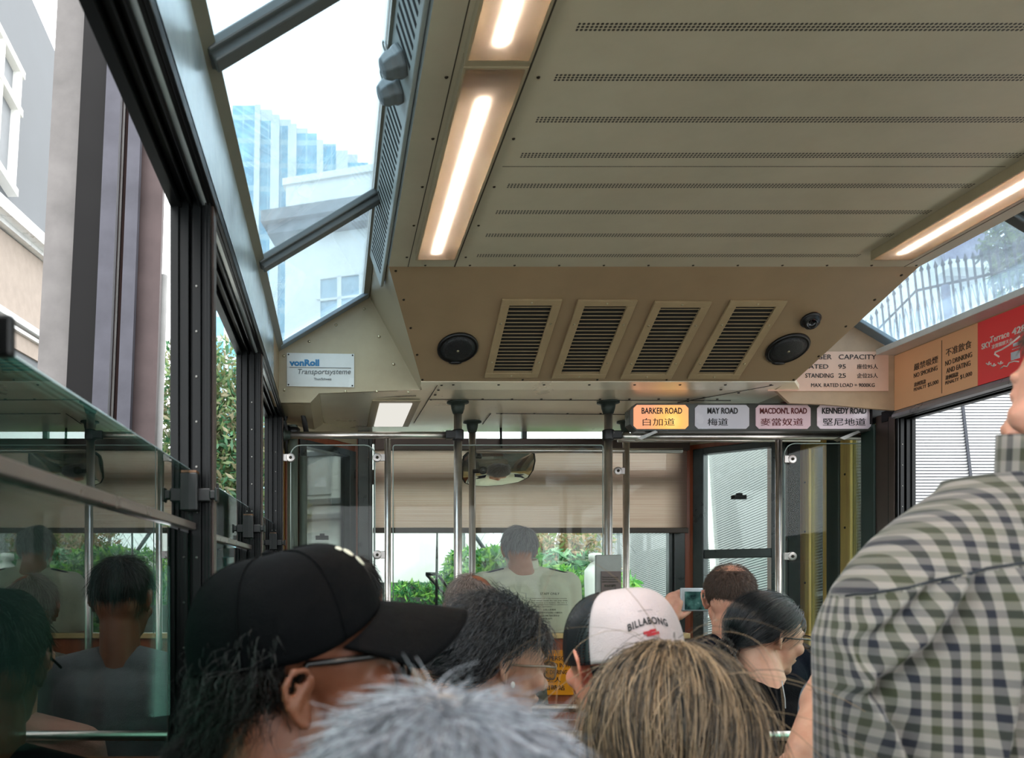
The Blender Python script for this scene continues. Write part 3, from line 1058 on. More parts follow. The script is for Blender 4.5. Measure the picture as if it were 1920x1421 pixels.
# left side door, seen edge on
root = thing('door_2', (XL - 0.02, 3.6, 0), kind=S)
b = MB()
b.box((XL - 0.03, 3.53, 0), (XL - 0.008, 3.60, zr(0.66))); b.box((XL - 0.03, 3.66, 0), (XL - 0.006, 3.73, zr(0.66)))
b.build('door_leaf', YELLOWW, root)
b = MB(); b.box((XL - 0.022, 3.60, zr(-0.4)), (XL - 0.018, 3.66, zr(0.66))); b.build('door_glass', PANE, root)
b = MB(); b.box((XL - 0.04, 3.5, zr(0.66)), (XL, 3.74, zr(0.80))); b.box((XL - 0.04, 3.52, 0), (XL - 0.03, 3.74, zr(-0.4))); b.build('door_head', DARKF, root)

# front blind
t = Nt('woven_blind')
s = t.n('SeparateXYZ'); t.l(t.obj(), s.inputs[0])
mp = t.n('Mapping'); mp.inputs['Scale'].default_value = (1.2, 1, 260); t.l(t.obj(), mp.inputs[0])
nz = t.noise(mp.outputs[0], 1.0, 3, 0.7)
wv = t.math('SINE', t.math('MULTIPLY', s.outputs['Z'], 900.0))
mp2 = t.n('Mapping'); mp2.inputs['Scale'].default_value = (14, 1, 1); t.l(t.obj(), mp2.inputs[0])
col = t.ramp(nz, [(0.3, lin(230, 200, 184)), (0.55, lin(246, 224, 210)), (0.75, lin(255, 244, 236))])
df = t.n('BsdfDiffuse'); t.l(col, df.inputs[0])
tl = t.n('BsdfTranslucent'); t.l(col, tl.inputs[0])
tr = t.n('BsdfTransparent'); tr.inputs[0].default_value = (0.95, 0.92, 0.9, 1)
s1 = t.mixs(0.9, df.outputs[0], tl.outputs[0])
BLIND = t.done(t.mixs(t.math('MULTIPLY_ADD', wv, 0.05, 0.17), s1, tr.outputs[0]))
bl = thing('window_blind', (1.0, YF - 0.06, zr(0.25)), 'beige woven roller blind pulled halfway down over the windscreen', 'blind')
b = MB(); b.box((0.196, YF - 0.062, zr(0.262)), (1.815, YF - 0.060, zr(0.665))); b.build('blind_cloth', BLIND, bl)
b = MB(); b.box((0.20, YF - 0.085, zr(0.662)), (1.822, YF - 0.035, zr(0.722))); b.build('blind_cassette', BRONZE, bl, bevel=0.004)
b = MB(); b.box((0.19, YF - 0.068, zr(0.236)), (1.822, YF - 0.054, zr(0.264))); b.build('bottom_bar', plain('brown_bar', (74, 62, 52), 0.5), bl, bevel=0.003)
b = MB(); b.tube([(0.196, YF - 0.07, zr(0.70)), (0.196, YF - 0.07, zr(-0.2))], 0.002, 6); b.build('cord', BLACKP, bl)

# ------------------------------------------------------------------ poles and rails
YP = 3.5


def pole(px, Y, ztop, zbot, r, label, flange=True, name='grab_pole'):
    x = (px - VX) * Y / FPX
    root = thing(name, (x, Y, zr(zbot)), label, 'pole', 'steel grab poles')
    b = MB(); b.tube([(x, Y, zr(zbot)), (x, Y, zr(ztop))], r, 20); b.build('tube', STEEL, root)
    if flange:
        b = MB(); b.lathe([(r * 2.7, 0), (r * 2.7, 0.006), (r * 1.75, 0.010), (r * 1.6, 0.03), (r * 1.25, 0.05), (r * 1.02, 0.054)], (x, Y, zr(ztop)), (0, 0, -1), 24); b.build('flange', CAST, root)
    return root, x


R1 = 0.0178
pa, xa = pole(858.5, YP, 0.774, -1.25, R1, 'thick steel grab pole just left of the driver, nearer of the pair')
pb, xb = pole(885.5, 3.93, 0.772, -1.25, 0.0165, 'steel grab pole just behind the left one, in front of the round mirror')
pc, xc = pole(1140.5, YP, 0.774, -1.25, R1, 'steel grab pole rising left of the grey control box')
pd, xd_ = pole(1174, 3.93, 0.772, -1.25, 0.0165, 'steel grab pole behind the control box, right side')
for root, x in ((pa, xa), (pc, xc)):
    b = MB(); b.lathe([(R1 + 0.001, -0.024), (R1 + 0.008, -0.022), (R1 + 0.008, 0.022), (R1 + 0.001, 0.024)], (x, YP, zr(0.628)), (0, 0, 1), 20)
    s = -1 if x < 1 else 1
    b.box((x + s * 0.01, YP - 0.022, zr(0.610)), (x + s * 0.055, YP + 0.022, zr(0.646)))
    b.build('rail_clamp', BLACKP, root, bevel=0.004)
ra = thing('grab_rail', (0.1, YP, zr(0.625)), 'horizontal steel grab rail from the left wall to the left poles', 'rail', 'steel grab rails')
b = MB(); b.tube([(XL + 0.01, YP, zr(0.628)), (xa - 0.04, YP, zr(0.628))], 0.0155, 18); b.build('tube', STEEL, ra)
b = MB(); b.lathe([(0.03, 0), (0.03, 0.006), (0.02, 0.012), (0.019, 0.03)], (XL + 0.005, YP, zr(0.628)), (1, 0, 0), 18); b.build('wall_flange', CAST, ra)
rb = thing('grab_rail', (1.8, YP, zr(0.615)), 'horizontal steel grab rail under the lit road name sign', 'rail', 'steel grab rails')
b = MB(); b.tube([(xc + 0.04, YP, zr(0.622)), (XR + 0.05, YP, zr(0.622))], 0.0155, 18); b.tube([(xc + 0.055, YP + 0.04, zr(0.612)), (XR - 0.15, YP + 0.04, zr(0.612))], 0.008, 12); b.build('tube', STEEL, rb)
b = MB(); b.lathe([(0.03, 0), (0.03, 0.006), (0.02, 0.012), (0.019, 0.03)], (XR + 0.05, YP, zr(0.622)), (-1, 0, 0), 18); b.build('wall_flange', CAST, rb)
rc = thing('grab_rail', (1.2, 3.93, zr(0.62)), 'thinner steel rail crossing the top of the round mirror', 'rail', 'steel grab rails')
b = MB(); b.tube([(xb + 0.016, 3.93, zr(0.629)), (1.70, 3.93, zr(0.629))], 0.0125, 16); b.build('tube', STEEL, rc)
pe, xe = pole(727, YP, 0.612, -1.25, 0.0145, 'thin steel post between the left corner window and the blind', flange=False, name='partition_post')
pf, xf_ = pole(1460, YP, 0.606, -1.25, 0.0135, 'thin bright steel post left of the yellow door', flange=False, name='partition_post')
# grey pipes by the left door
root = thing('door_post_pipe', (-0.19, 3.62, 0), 'grey green upright pipe beside the left door', 'pipe')
b = MB(); b.tube([(-0.195, 3.60, 0), (-0.195, 3.60, zr(0.69))], 0.024, 18); b.tube([(-0.150, 3.66, 0), (-0.150, 3.66, zr(0.56))], 0.018, 16)
b.build('pipe', plain('grey_green_pipe', (112, 122, 114), 0.35), root)
b = MB(); b.lathe([(0.025, 0), (0.034, 0.006), (0.036, 0.03), (0.024, 0.04)], (-0.195, 3.60, zr(0.68)), (0, 0, -1), 18); b.build('pipe_head', BLACKP, root)
b = MB()
b.tube([(-0.222, 3.56, zr(0.74)), (-0.235, 3.57, zr(0.70)), (-0.22, 3.58, zr(0.66)), (-0.225, 3.6, zr(0.60)), (-0.215, 3.6, zr(0.55))], 0.013, 10)
b.tube([(-0.205, 3.55, zr(0.735)), (-0.15, 3.54, zr(0.735)), (-0.14, 3.56, zr(0.70)), (-0.13, 3.58, zr(0.64))], 0.012, 10)
b.build('hose', RUBBER, root)


# clear partition screens with rounded corners, held by clips
def screen(x0, x1, z0, z1, r, label, Y=YP):
    root = thing('partition_screen', ((x0 + x1) / 2, Y, zr(z0)), label, 'screen', 'clear partition screens')
    pts = [(x0, Y, zr(z0)), (x1, Y, zr(z0))]
    for k in range(7):
        a = k / 6 * PI / 2
        pts.append((x1 - r + r * math.cos(a), Y, zr(z1) - r + r * math.sin(a)))
    for k in range(7):
        a = PI / 2 + k / 6 * PI / 2
        pts.append((x0 + r + r * math.cos(a), Y, zr(z1) - r + r * math.sin(a)))
    b = MB(); b.plate(pts, (0, 0.006, 0)); b.build('sheet', PANE_IN, root)
    b = MB(); b.tube([Vector(p) + Vector((0, 0.003, 0)) for p in pts[1:]] + [Vector(pts[0]) + Vector((0, 0.003, 0))], 0.0024, 6)
    b.build('polished_edge', plain('pale_glass_edge', (176, 190, 184), 0.25), root)
    return root


X = lambda px, Y=YP: (px - VX) * Y / FPX
s1_ = screen(X(545), X(703), -0.24, 0.585, 0.045, 'clear screen in front of the left corner window')
s2_ = screen(X(737), X(1131), -0.24, 0.585, 0.01, 'clear screen in front of the driver with small printed notice')
s3_ = screen(X(1472), X(1655), -0.24, 0.592, 0.045, 'clear screen with rounded corners before the yellow door')


def clip(parent, px, py, flip=1, Y=YP):
    c = P(px, py, Y - 0.006)
    b = MB()
    b.lathe([(0.020, -0.004), (0.020, 0.008), (0.017, 0.010)], c, (0, -1, 0), 20)
    b.box((c.x, c.y - 0.008, c.z - 0.016), (c.x + flip * 0.034, c.y + 0.002, c.z + 0.016))
    b.build('clip', STEELD if False else plain('satin_steel_clip', (176, 170, 166), 0.32, metal=0.8), parent, bevel=0.002)
    b = MB(); b.lathe([(0.007, 0.0), (0.006, 0.005), (0.002, 0.006)], c + Vector((0, -0.009, 0)), (0, -1, 0), 12); b.build('clip_screw', SCREW, parent)


clip(s1_, 707, 858); clip(s1_, 707, 1040); clip(s1_, 545, 858, -1)
clip(s3_, 1484, 861, -1); clip(s3_, 1484, 1043, -1); clip(s3_, 1645, 858, 1)
clip(s2_, 1158, 883, 1, 3.92)
T = lambda body, par, px, py, wpx, Y, hpx=None, mat=BLACKT, **k: text(body, par, mat, P(px, py, Y), (1, 0, 0), (0, 0, 1), width=wpx * Y / FPX if wpx else None, height=hpx * Y / FPX if hpx else None, **k)
INK = plain('faded_black_ink', (66, 62, 48), 0.7)
T('STAFF ONLY', s2_, 1031, 1113, 36, YP - 0.002, mat=INK)
ls = ['Authorised staff of the tramway company', 'shall remain inside the cab area while', 'the tramcar is in motion. No one is', 'to be carried here without permission', 'from the operator.']
for i, l in enumerate(ls):
    T(l, s2_, 1030 - (14 if i == 4 else 0), 1122 + i * 3.9, (66, 68, 66, 68, 40)[i], YP - 0.002, hpx=2.6, mat=INK)
for i, (l, w) in enumerate((('工作人員專用', 24), ('未經許可任何人士不得進入司機室內', 56), ('行車時請勿與司機交談以策安全', 50), ('請勿倚靠玻璃門', 30))):
    T(l, s2_, (1030, 1026, 1024, 1020)[i], 1143 + i * 5.6, w, YP - 0.002, hpx=3.4, mat=INK)

# wooden dado of the partition and its yellow notice
b = MB()
b.box((XL, YP + 0.01, 0), (1.55, YP + 0.05, zr(-0.245)))
b.box((1.55, YP + 0.01, 0), (XR, YP + 0.05, zr(-0.40)))
dado = b.build('wall_partition', REDWOOD, kind=S, bevel=0.002)
b = MB(); b.box((XL, YP - 0.004, zr(-0.262)), (1.55, YP + 0.056, zr(-0.238))); b.box((1.55, YP - 0.03, zr(-0.415)), (XR, YP + 0.08, zr(-0.39))); b.build('trim_2', plain('tan_moulding', (190, 160, 110), 0.35), kind=S, bevel=0.004)
root = thing('warning_notice', P(1000, 1300, YP), 'yellow notice with black lettering on the red wooden partition', 'sign')
YELP = plain('amber_sign', (214, 132, 10), 0.4, var=0.03)
a = P(940, 1303, YP); c = P(1076, 1219, YP)
b = MB(); b.box((a.x, YP + 0.004, a.z), (c.x, YP + 0.0105, c.z)); b.build('plate', YELP, root)
yn = YP + 0.003
for body, py, w in (('UNAUTHORISED PERSONS', 1234, 150), ('NOT ALLOWED TO STAND IN THE', 1247, 152), ('YELLOW BOX DURING', 1260, 106)):
    T(body, root, 1018 if w < 110 else 1009, py, w * 0.86, yn, hpx=8)
T('未經許可之人', root, 1010, 1274, 84, yn, hpx=10)
T('停站於路口時站', root, 1012, 1289, 94, yn, hpx=10)

# grey control box with plaque
root = thing('control_box', P(1142, 1180, 3.46), 'grey control box with a small brown plaque mounted on the poles', 'box')
a = P(1117, 1190, 3.46); c = P(1166, 1040, 3.46)
b = MB(); b.box((a.x, 3.46, a.z), (c.x, 3.478, c.z)); b.build('housing', plain('pale_grey_metal', (150, 152, 146), 0.4), root, bevel=0.006)
a = P(1127, 1140, 3.458); c = P(1164, 1071, 3.458)
b = MB(); b.box((a.x, 3.455, a.z), (c.x, 3.4595, c.z)); b.build('plaque', plain('brown_plaque', (96, 80, 76), 0.4), root)
for i, l in enumerate(('Please do not touch', 'the emergency control', 'unless instructed')):
    T(l, root, 1144, 1082 + i * 4.2, 30, 3.4545, hpx=3, mat=INK)
T('緊急控制掣', root, 1144, 1098, 22, 3.4545, hpx=5, mat=INK)

# rear view mirror with its driver reflection made by the real cab
root = thing('rear_view_mirror', P(935, 880, 4.02), 'wide rounded rear view mirror hanging in front of the blind', 'mirror')
def mir(px, py):
    return (px - 935) * 4.02 / FPX, (880 - py) * 4.02 / FPX
out = []
prof = [(866, 868), (868, 858), (876, 851), (890, 849), (990, 849), (999, 853), (1002, 866), (1000, 882), (992, 895), (975, 903), (945, 908), (915, 910), (888, 909), (873, 904), (867, 895)]
cm = P(935, 880, 4.02)
mn = Vector((-0.06, -0.83, -0.50)).normalized()
mu = Vector((0, 0, 1)).cross(mn).normalized() * -1
mu = mn.cross(Vector((0, 0, 1))).normalized()
if mu.x < 0:
    mu = -mu
mw = mu.cross(mn)
if mw.z < 0:
    mw = -mw
pts = [cm + mu * mir(*p)[0] / abs(mu.x) + mw * mir(*p)[1] / abs(mw.z) for p in prof]
b = MB(); b.plate([p + mn * 0.001 for p in pts], mn * -0.02); b.build('housing', BLACKP, root, bevel=0.004)
t = Nt('mirror_glass')
bs = t.n('BsdfGlossy'); bs.inputs[0].default_value = (0.95, 0.93, 0.88, 1); bs.inputs['Roughness'].default_value = 0.01
MIR = t.done(bs.outputs[0])
cc = sum(pts, Vector()) / len(pts)
rr_ = [cc + (p - cc) * 0.955 for p in pts]
b = MB()
N = len(rr_)
vs = [cc + mn * 0.0095]
fs = []
for ring in range(1, 7):
    f = ring / 6
    for p in rr_:
        vs.append(cc + (p - cc) * f + mn * (0.0025 + 0.007 * (1 - f * f)))
for k in range(N):
    fs.append((0, 1 + k, 1 + (k + 1) % N))
for ring in range(5):
    for k in range(N):
        a0, a1 = 1 + ring * N + k, 1 + ring * N + (k + 1) % N
        fs.append((a0, a0 + N, a1 + N, a1))
b.add(vs, fs, True); b.build('mirror_glass', MIR, root)
b = MB(); b.tube([cm + Vector((0.02, 0.02, 0.02)), cm + Vector((0.03, 0.09, 0.18)), cm + Vector((0.03, 0.1, 0.30))], 0.006, 10); b.build('arm', BLACKP, root)
# driver's console in front of him, mostly seen in the mirror
root = thing('driver_console', (1.2, 4.0, zr(-0.6)), 'orange driver console with papers on top, below the windscreen', 'console')
ORG_ = plain('orange_paint', (240, 150, 30), 0.35)
b = MB(); b.box((1.02, 3.86, zr(-1.25)), (1.50, 4.17, zr(-0.36))); b.build('cabinet', ORG_, root, bevel=0.01)
b = MB(); b.box((1.06, 3.90, zr(-0.36)), (1.24, 4.12, zr(-0.355))); b.build('papers', WHITEP, root)
b = MB(); b.box((1.28, 3.93, zr(-0.36)), (1.46, 4.10, zr(-0.335))); b.build('dark_screen', plain('slate_screen', (70, 78, 88), 0.2), root, bevel=0.004)
# camera-like knob on the nearer pole, in front of the mirror
root = thing('driver_camera', P(906, 882, 3.9), 'small round black camera on a stub arm in front of the mirror', 'camera')
c = P(906, 882, 3.88)
b = MB(); b.tube([c + Vector((-0.045, 0.03, 0)), c + Vector((0.0, 0.02, 0))], 0.010, 12); b.build('arm', BLACKP, root)
b = MB(); b.lathe([(0.017, -0.02), (0.019, 0.0), (0.017, 0.006), (0.012, 0.004)], c, (0, -1, 0), 22); b.build('body', BLACKP, root)
b = MB(); b.lathe([(0.012, 0.002), (0.006, 0.006), (0.001, 0.007)], c, (0, -1, 0), 18); b.build('lens', plain('grey_lens', (96, 98, 96), 0.15, metal=0.6), root)

# ------------------------------------------------------------------ lit road name sign
YS_ = 3.42
root = thing('destination_sign', P(1410, 808, YS_), 'long four panel road name sign with the left panel lit orange', 'sign')
a = P(1181, 808, YS_); c = P(1638, 756, YS_)
ch = 0.028
b = MB()
pts = [(a.x, YS_, a.z + ch), (a.x + ch, YS_, a.z), (c.x - ch * .6, YS_, a.z), (c.x, YS_, a.z + ch * .6), (c.x, YS_, c.z - ch * .6), (c.x - ch * .6, YS_, c.z), (a.x + ch, YS_, c.z), (a.x, YS_, c.z - ch)]
b.plate(pts, (0, 0.06, 0)); b.build('housing', plain('sign_grey_green', (66, 68, 64), 0.3), root, bevel=0.002)
LIT = Nt('lit_orange_panel')
nz = LIT.n('TexCoord'); sp = LIT.n('SeparateXYZ'); LIT.l(nz.outputs['Object'], sp.inputs[0])
bx = P(1260, 782, YS_).x - 0 - root.location.x
dx = LIT.math('SUBTRACT', sp.outputs['X'], bx)
dz = LIT.math('SUBTRACT', sp.outputs['Z'], P(1260, 790, YS_).z - root.location.z)
d2 = LIT.math('SQRT', LIT.math('ADD', LIT.math('MULTIPLY', dx, dx), LIT.math('MULTIPLY', dz, dz)))
col = LIT.ramp(LIT.math('MULTIPLY', d2, 9.0), [(0.0, lin(255, 206, 120)), (0.35, lin(248, 176, 96)), (1.0, lin(222, 150, 112))])
e = LIT.n('Emission'); LIT.l(col, e.inputs[0]); e.inputs[1].default_value = 0.56
LITM = LIT.done(e.outputs[0])
UN = [plain('grey_acrylic', (208, 206, 214), 0.25, var=0.02), plain('pinkish_acrylic', (236, 206, 214), 0.25, var=0.02), plain('pale_pink_acrylic', (246, 228, 238), 0.25, var=0.02)]
RED = plain('dark_red_lettering', (104, 34, 34), 0.6)
for i, (x0, x1, en, ew, ex, zh, zx, m, ink) in enumerate(((1188, 1294, 'BARKER ROAD', 76, 1241, '白加道', 1235, LITM, BLACKT), (1303, 1408, 'MAY ROAD', 57, 1355, '梅道', 1346, UN[0], BLACKT),
                                            (1417, 1523, "MACDON'L ROAD", 88, 1469, '麥當奴道', 1466, UN[1], RED), (1532, 1637, 'KENNEDY ROAD', 83, 1583, '堅尼地道', 1583, UN[2], BLACKT))):
    a = P(x0, 804, YS_ - 0.002); c = P(x1 - 3, 759, YS_ - 0.002)
    k = 0.014
    b = MB(); b.plate([(a.x + k, YS_ - .0025, a.z), (c.x - k, YS_ - .0025, a.z), (c.x, YS_ - .0025, a.z + k), (c.x, YS_ - .0025, c.z - k), (c.x - k, YS_ - .0025, c.z), (a.x + k, YS_ - .0025, c.z), (a.x, YS_ - .0025, c.z - k), (a.x, YS_ - .0025, a.z + k)], (0, 0.004, 0))
    pn = b.build('panel', m, root, bevel=0.001)
    T(en, pn, ex, 770, ew, YS_ - 0.004, hpx=11.5, mat=ink, bold=0.022)
    T(zh, pn, zx, 791, (60, 38, 80, 80)[i], YS_ - 0.004, hpx=14, mat=ink)
for px in (1203, 1583):
    q = P(px, 812, YS_)
    b = MB()
    b.plate([(q.x - 0.02, YS_ + 0.0, q.z - 0.02), (q.x + 0.06, YS_, q.z + 0.012), (q.x + 0.07, YS_, q.z + 0.004), (q.x, YS_, q.z - 0.028)], (0, 0.05, 0))
    b.build('bracket', plain('light_steel', (160, 160, 156), 0.35, metal=0.7), root)
b = MB(); q = P(1484, 735, YS_ + 0.03)
b.box((q.x - 0.038, YS_ + 0.02, zr(0.745)), (q.x + 0.034, YS_ + 0.05, zr(0.80)))
b.build('hanger', plain('maroon_bracket', (92, 40, 44), 0.4), root)

# ------------------------------------------------------------------ maker's plate and notices
yq = YE - 0.004
root = thing('maker_plate', P(601, 726, YE), 'white plate with blue and grey lettering on the left end panel', 'sign')
a = P(538, 725, yq); c = P(664, 662, yq)
b = MB(); b.plate([P(538, 724, yq), P(664, 726, yq), P(664, 663.5, yq), P(538, 661.5, yq)], (0, 0.003, 0)); b.build('plate', plain('white_enamel', (206, 208, 204), 0.25, var=0.03), root)
BLUE = plain('blue_lettering', (20, 108, 156), 0.4)
GREYT = plain('grey_lettering', (86, 90, 90), 0.5)
T('vonRoll', root, 570.5, 680, 56, yq - 0.001, hpx=12.5, mat=BLUE, bold=0.045, shear=0.0)
T('Transportsysteme', root, 608, 698, 99, yq - 0.001, hpx=12.5, mat=GREYT, shear=0.2)
T('Thun/Schweiz', root, 605, 710.5, 33, yq - 0.001, hpx=4.5, mat=GREYT)
b = MB(); b.tube([P(543, 688.5, yq - 0.001), P(658, 690, yq - 0.001)], 0.0011, 4); b.build('rule_line', GREYT, root)
b = MB()
for p in ((541, 664.5), (661, 666), (541, 721), (660.5, 723)):
    b.lathe([(0.0035, 0), (0.003, 0.0015)], P(*p, yq - 0.0005), (0, -1, 0), 10)
b.build('plate_screws', BLACKT, root, kind='stuff')

root = thing('capacity_notice', P(1590, 735, YE), 'pink notice of passenger capacity partly hidden behind the slope', 'sign')
b = MB(); a = P(1440, 733, yq); c = P(1666, 659, yq); b.box((a.x, yq, a.z), (c.x, yq + 0.003, c.z)); b.build('board', plain('salmon_board', (222, 182, 160), 0.4, var=0.03), root)
for body, x0, x1, py, h in (('PASSENGER   CAPACITY', 1482, 1643, 669, 9), ('SEATED', 1503, 1553, 687, 8.2), ('95', 1572, 1586, 687, 8.2), ('座位95人', 1607, 1646, 687, 9), ('STANDING', 1510, 1563, 704, 8.2), ('25', 1572, 1586, 704, 8.2), ('企位25人', 1607, 1646, 704, 9), ('MAX. RATED LOAD = 9000KG', 1521, 1640, 722, 7)):
    T(body, root, (x0 + x1) / 2, py, x1 - x0, yq - 0.001, hpx=h)

# printed panels along the right wall above the windows
xq = XR - 0.002


def onR(px, py):
    Y = XR * FPX / (px - VX)
    return P(px, py, Y)


root = thing('advert_panel', (XR, 3.0, zr(0.69)), 'tan printed panel forbidding smoking, drinking and eating on the right wall', 'sign')
TAN = plain('tan_print', (248, 188, 142), 0.4, var=0.03, scale=2)
y1 = onR(1834, 650).y
b = MB(); b.box((XR - 0.002, y1, zr(0.688)), (XR + 0.001, YE - 0.002, zr(0.912))); b.build('sheet', TAN, root)
BRT = plain('brown_lettering', (84, 60, 50), 0.6)


def TR(body, par, px0, px1, py, hpx, mat=BRT, **k):
    """lettering on the right wall between two pixel columns, centred at py"""
    p0, p1 = onR(px0, py), onR(px1, py)
    pm = onR((px0 + px1) / 2, py)
    c = Vector((xq - 0.001, (p0.y + p1.y) / 2, pm.z))
    return text(body, par, mat, c, (0, -1, 0), (0, 0, 1), width=abs(p0.y - p1.y), height=hpx * pm.y / FPX, **k)


TR('嚴禁吸煙', root, 1715, 1760, 681, 13)
TR('NO SMOKING', root, 1715, 1759, 697, 8.5)
TR('違例罰款\nPENALTY', root, 1715, 1738, 722, 16)
TR('$5,000', root, 1741, 1761, 719, 8.5)
TR('不准飲食', root, 1775, 1823, 653, 15)
TR('NO DRINKING', root, 1774, 1824, 673, 9.5)
TR('AND EATING', root, 1776, 1821, 688, 9.5)
TR('違例罰款\nPENALTY', root, 1774, 1799, 709, 17)
TR('$1,000', root, 1802, 1824, 704, 9)
b = MB(); q = onR(1767, 690); b.box((xq - 0.001, q.y - 0.001, zr(0.70)), (xq, q.y + 0.001, zr(0.90))); b.build('divider_line', BRT, root)
root = thing('advert_panel', (XR, 2.4, zr(0.69)), 'red printed panel with white lettering and drawing on the right wall', 'sign')
b = MB(); b.box((XR - 0.002, 1.2, zr(0.688)), (XR + 0.001, y1 - 0.001, zr(0.912))); b.build('sheet', plain('red_print', (250, 74, 78), 0.38, var=0.03, scale=2), root)
WT = plain('white_lettering', (240, 236, 232), 0.5)
TR('SKY', root, 1842, 1860, 647, 11, mat=WT, bold=0.02)
TR('Terrace', root, 1858, 1894, 631, 12, mat=WT, bold=0.01)
TR('428', root, 1899, 1925, 618, 13, mat=WT, bold=0.02)
TR('凌霄閣摩天台', root, 1861, 1900, 644, 8, mat=WT)
b = MB()
def stroke(pp, r=0.0022):
    b.tube([onR(*p) + Vector((-0.003, 0, 0)) for p in pp], r, 6)
stroke([(1914, 630), (1895, 646), (1880, 655), (1868, 660), (1867, 664), (1875, 669)], 0.003)
stroke([(1878, 691), (1884, 686), (1890, 687), (1894, 680), (1903, 677), (1912, 678)])
for x, y in ((1855, 681), (1864, 684), (1877, 680)):
    stroke([(x - 4, y), (x, y + 3), (x + 2, y - 3)]); stroke([(x, y + 3), (x + 5, y)])
b.build('drawing', WT, root)
b = MB()
for x0, x1, y0, y1_ in ((1898, 1914, 656, 676), (1900, 1914, 651, 655), (1902, 1914, 640, 650)):
    q0, q1 = onR(x0, y1_), onR(x1, y0)
    b.box((xq - 0.003, q1.y, q0.z), (xq - 0.0005, q0.y, q1.z))
b.build('tower_drawing', plain('pale_print', (206, 214, 226), 0.5), root)
# ------------------------------------------------------------------ outdoors (the hillside is level while the car is pitched up)
TH = math.radians(-8)
cT, sT = math.cos(TH), math.sin(TH)


def WX(p):
    y, z = p[1], p[2] - EYE
    return Vector((p[0], y * cT - z * sT, EYE + y * sT + z * cT))


def O(px, py, Y):
    """point in the level outdoor frame that shows at the pixel"""
    q = P(px, py, Y)
    y, z = q.y, q.z - EYE
    return Vector((q.x, y * cT + z * sT, EYE - y * sT + z * cT))


def leaf_cloud(name, blobs, n, size, mats, label=None, cat=None, parent=None, seed=1, xf=WX, squash=1.0, stuff=False):
    """foliage of n folded leaves spread over ellipsoid blobs"""
    rg = np.random.default_rng(seed)
    w = np.array([bb[3] * bb[4] * bb[5] for bb in blobs]) ** 0.67
    idx = rng_choice = rg.choice(len(blobs), n, p=w / w.sum())
    B = np.array(blobs)[idx]
    d = rg.normal(size=(n, 3)); d /= np.linalg.norm(d, axis=1)[:, None]
    rad = rg.uniform(0.55, 1.05, (n, 1)) ** 0.6
    c = B[:, :3] + d * rad * B[:, 3:6]
    s = size * rg.uniform(0.6, 1.4, (n, 1))
    a = rg.normal(size=(n, 3)); a[:, 2] -= 0.4; a /= np.linalg.norm(a, axis=1)[:, None]
    t_ = np.cross(a, d + rg.normal(size=(n, 3)) * 0.5); t_ /= np.linalg.norm(t_, axis=1)[:, None]
    nn = np.cross(a, t_)
    v = np.stack([c - a * s, c + t_ * s * 0.32 + nn * s * .1, c + a * s, c - t_ * s * 0.32 + nn * s * .1], 1).reshape(-1, 3)
    y, z = v[:, 1].copy(), v[:, 2] - EYE
    v[:, 1] = y * cT - z * sT
    v[:, 2] = EYE + y * sT + z * cT
    org = np.array(ORG[parent.name]) if parent is not None else np.array([v[:, 0].mean(), v[:, 1].mean(), v[:, 2].min()])
    me = bpy.data.meshes.new(name)
    me.vertices.add(4 * n); me.vertices.foreach_set('co', (v - org).reshape(-1))
    k = np.arange(n) * 4
    f = np.stack([k, k + 1, k + 2, k, k + 2, k + 3], 1).reshape(-1)
    me.loops.add(6 * n); me.loops.foreach_set('vertex_index', f)
    me.polygons.add(2 * n); me.polygons.foreach_set('loop_start', np.arange(2 * n) * 3)
    for m in mats:
        me.materials.append(m)
    me.polygons.foreach_set('material_index', np.repeat(rg.integers(0, len(mats), n), 2))
    me.update(); me.validate()
    o = bpy.data.objects.new(name, me); C.objects.link(o)
    if parent is not None:
        o.parent = parent
    else:
        o.location = org
    ORG[o.name] = tuple(org)
    return tag(o, label, cat, kind='stuff' if stuff else None)


def leafm(name, rgb, tr=0.35):
    if name in MATS:
        return MATS[name]
    t = Nt(name)
    nz = t.noise(t.obj(), 4.0, 3)
    c = lin(rgb)
    col = t.ramp(nz, [(0.3, tuple(v * 0.7 for v in c[:3])), (0.7, tuple(min(1, v * 1.25) for v in c[:3]))])
    b = t.bsdf(col, 0.4)
    tl = t.n('BsdfTranslucent'); t.l(col, tl.inputs[0])
    MATS[name] = t.done(t.mixs(tr, b.outputs[0], tl.outputs[0]))
    return MATS[name]


LG = [leafm('leaf_green', (84, 150, 70)), leafm('leaf_bright', (140, 192, 84)), leafm('leaf_deep', (48, 110, 64))]
LB = [leafm('leaf_dry', (176, 140, 104)), leafm('leaf_straw', (200, 178, 140)), leafm('leaf_olive', (120, 140, 76))]
LT = [leafm('tree_green', (60, 110, 72)), leafm('tree_olive', (112, 134, 84)), leafm('tree_pink', (138, 134, 104))]

# ground: track bed ahead and slope under the car
b = MB(WX); b.box((-30, -8, -2.6), (40, 60, -2.5)); b.build('ground', plain('gravel_and_soil', (182, 178, 166), 0.9, var=0.3, scale=3, bump=0.5), kind=S)
WHITE = plain('white_render', (232, 232, 228), 0.8, var=0.03, scale=1.5)
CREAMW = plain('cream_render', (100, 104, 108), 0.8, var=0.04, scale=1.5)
GREYW = plain('grey_concrete', (118, 122, 124), 0.8, var=0.08, scale=2)

# --- old white house up ahead, seen through the skylight and the left front window
hs = thing('house', WX((-0.2, 13.5, -2.5)), 'white old house with a deep cornice seen through the left skylight', 'house')
ya = math.radians(14)
hx = Vector((math.cos(ya), -math.sin(ya), 0)); hy = Vector((math.sin(ya), math.cos(ya), 0)); hz = Vector((0, 0, 1))
ho = O(533, 700, 13.0); ho.z = 0


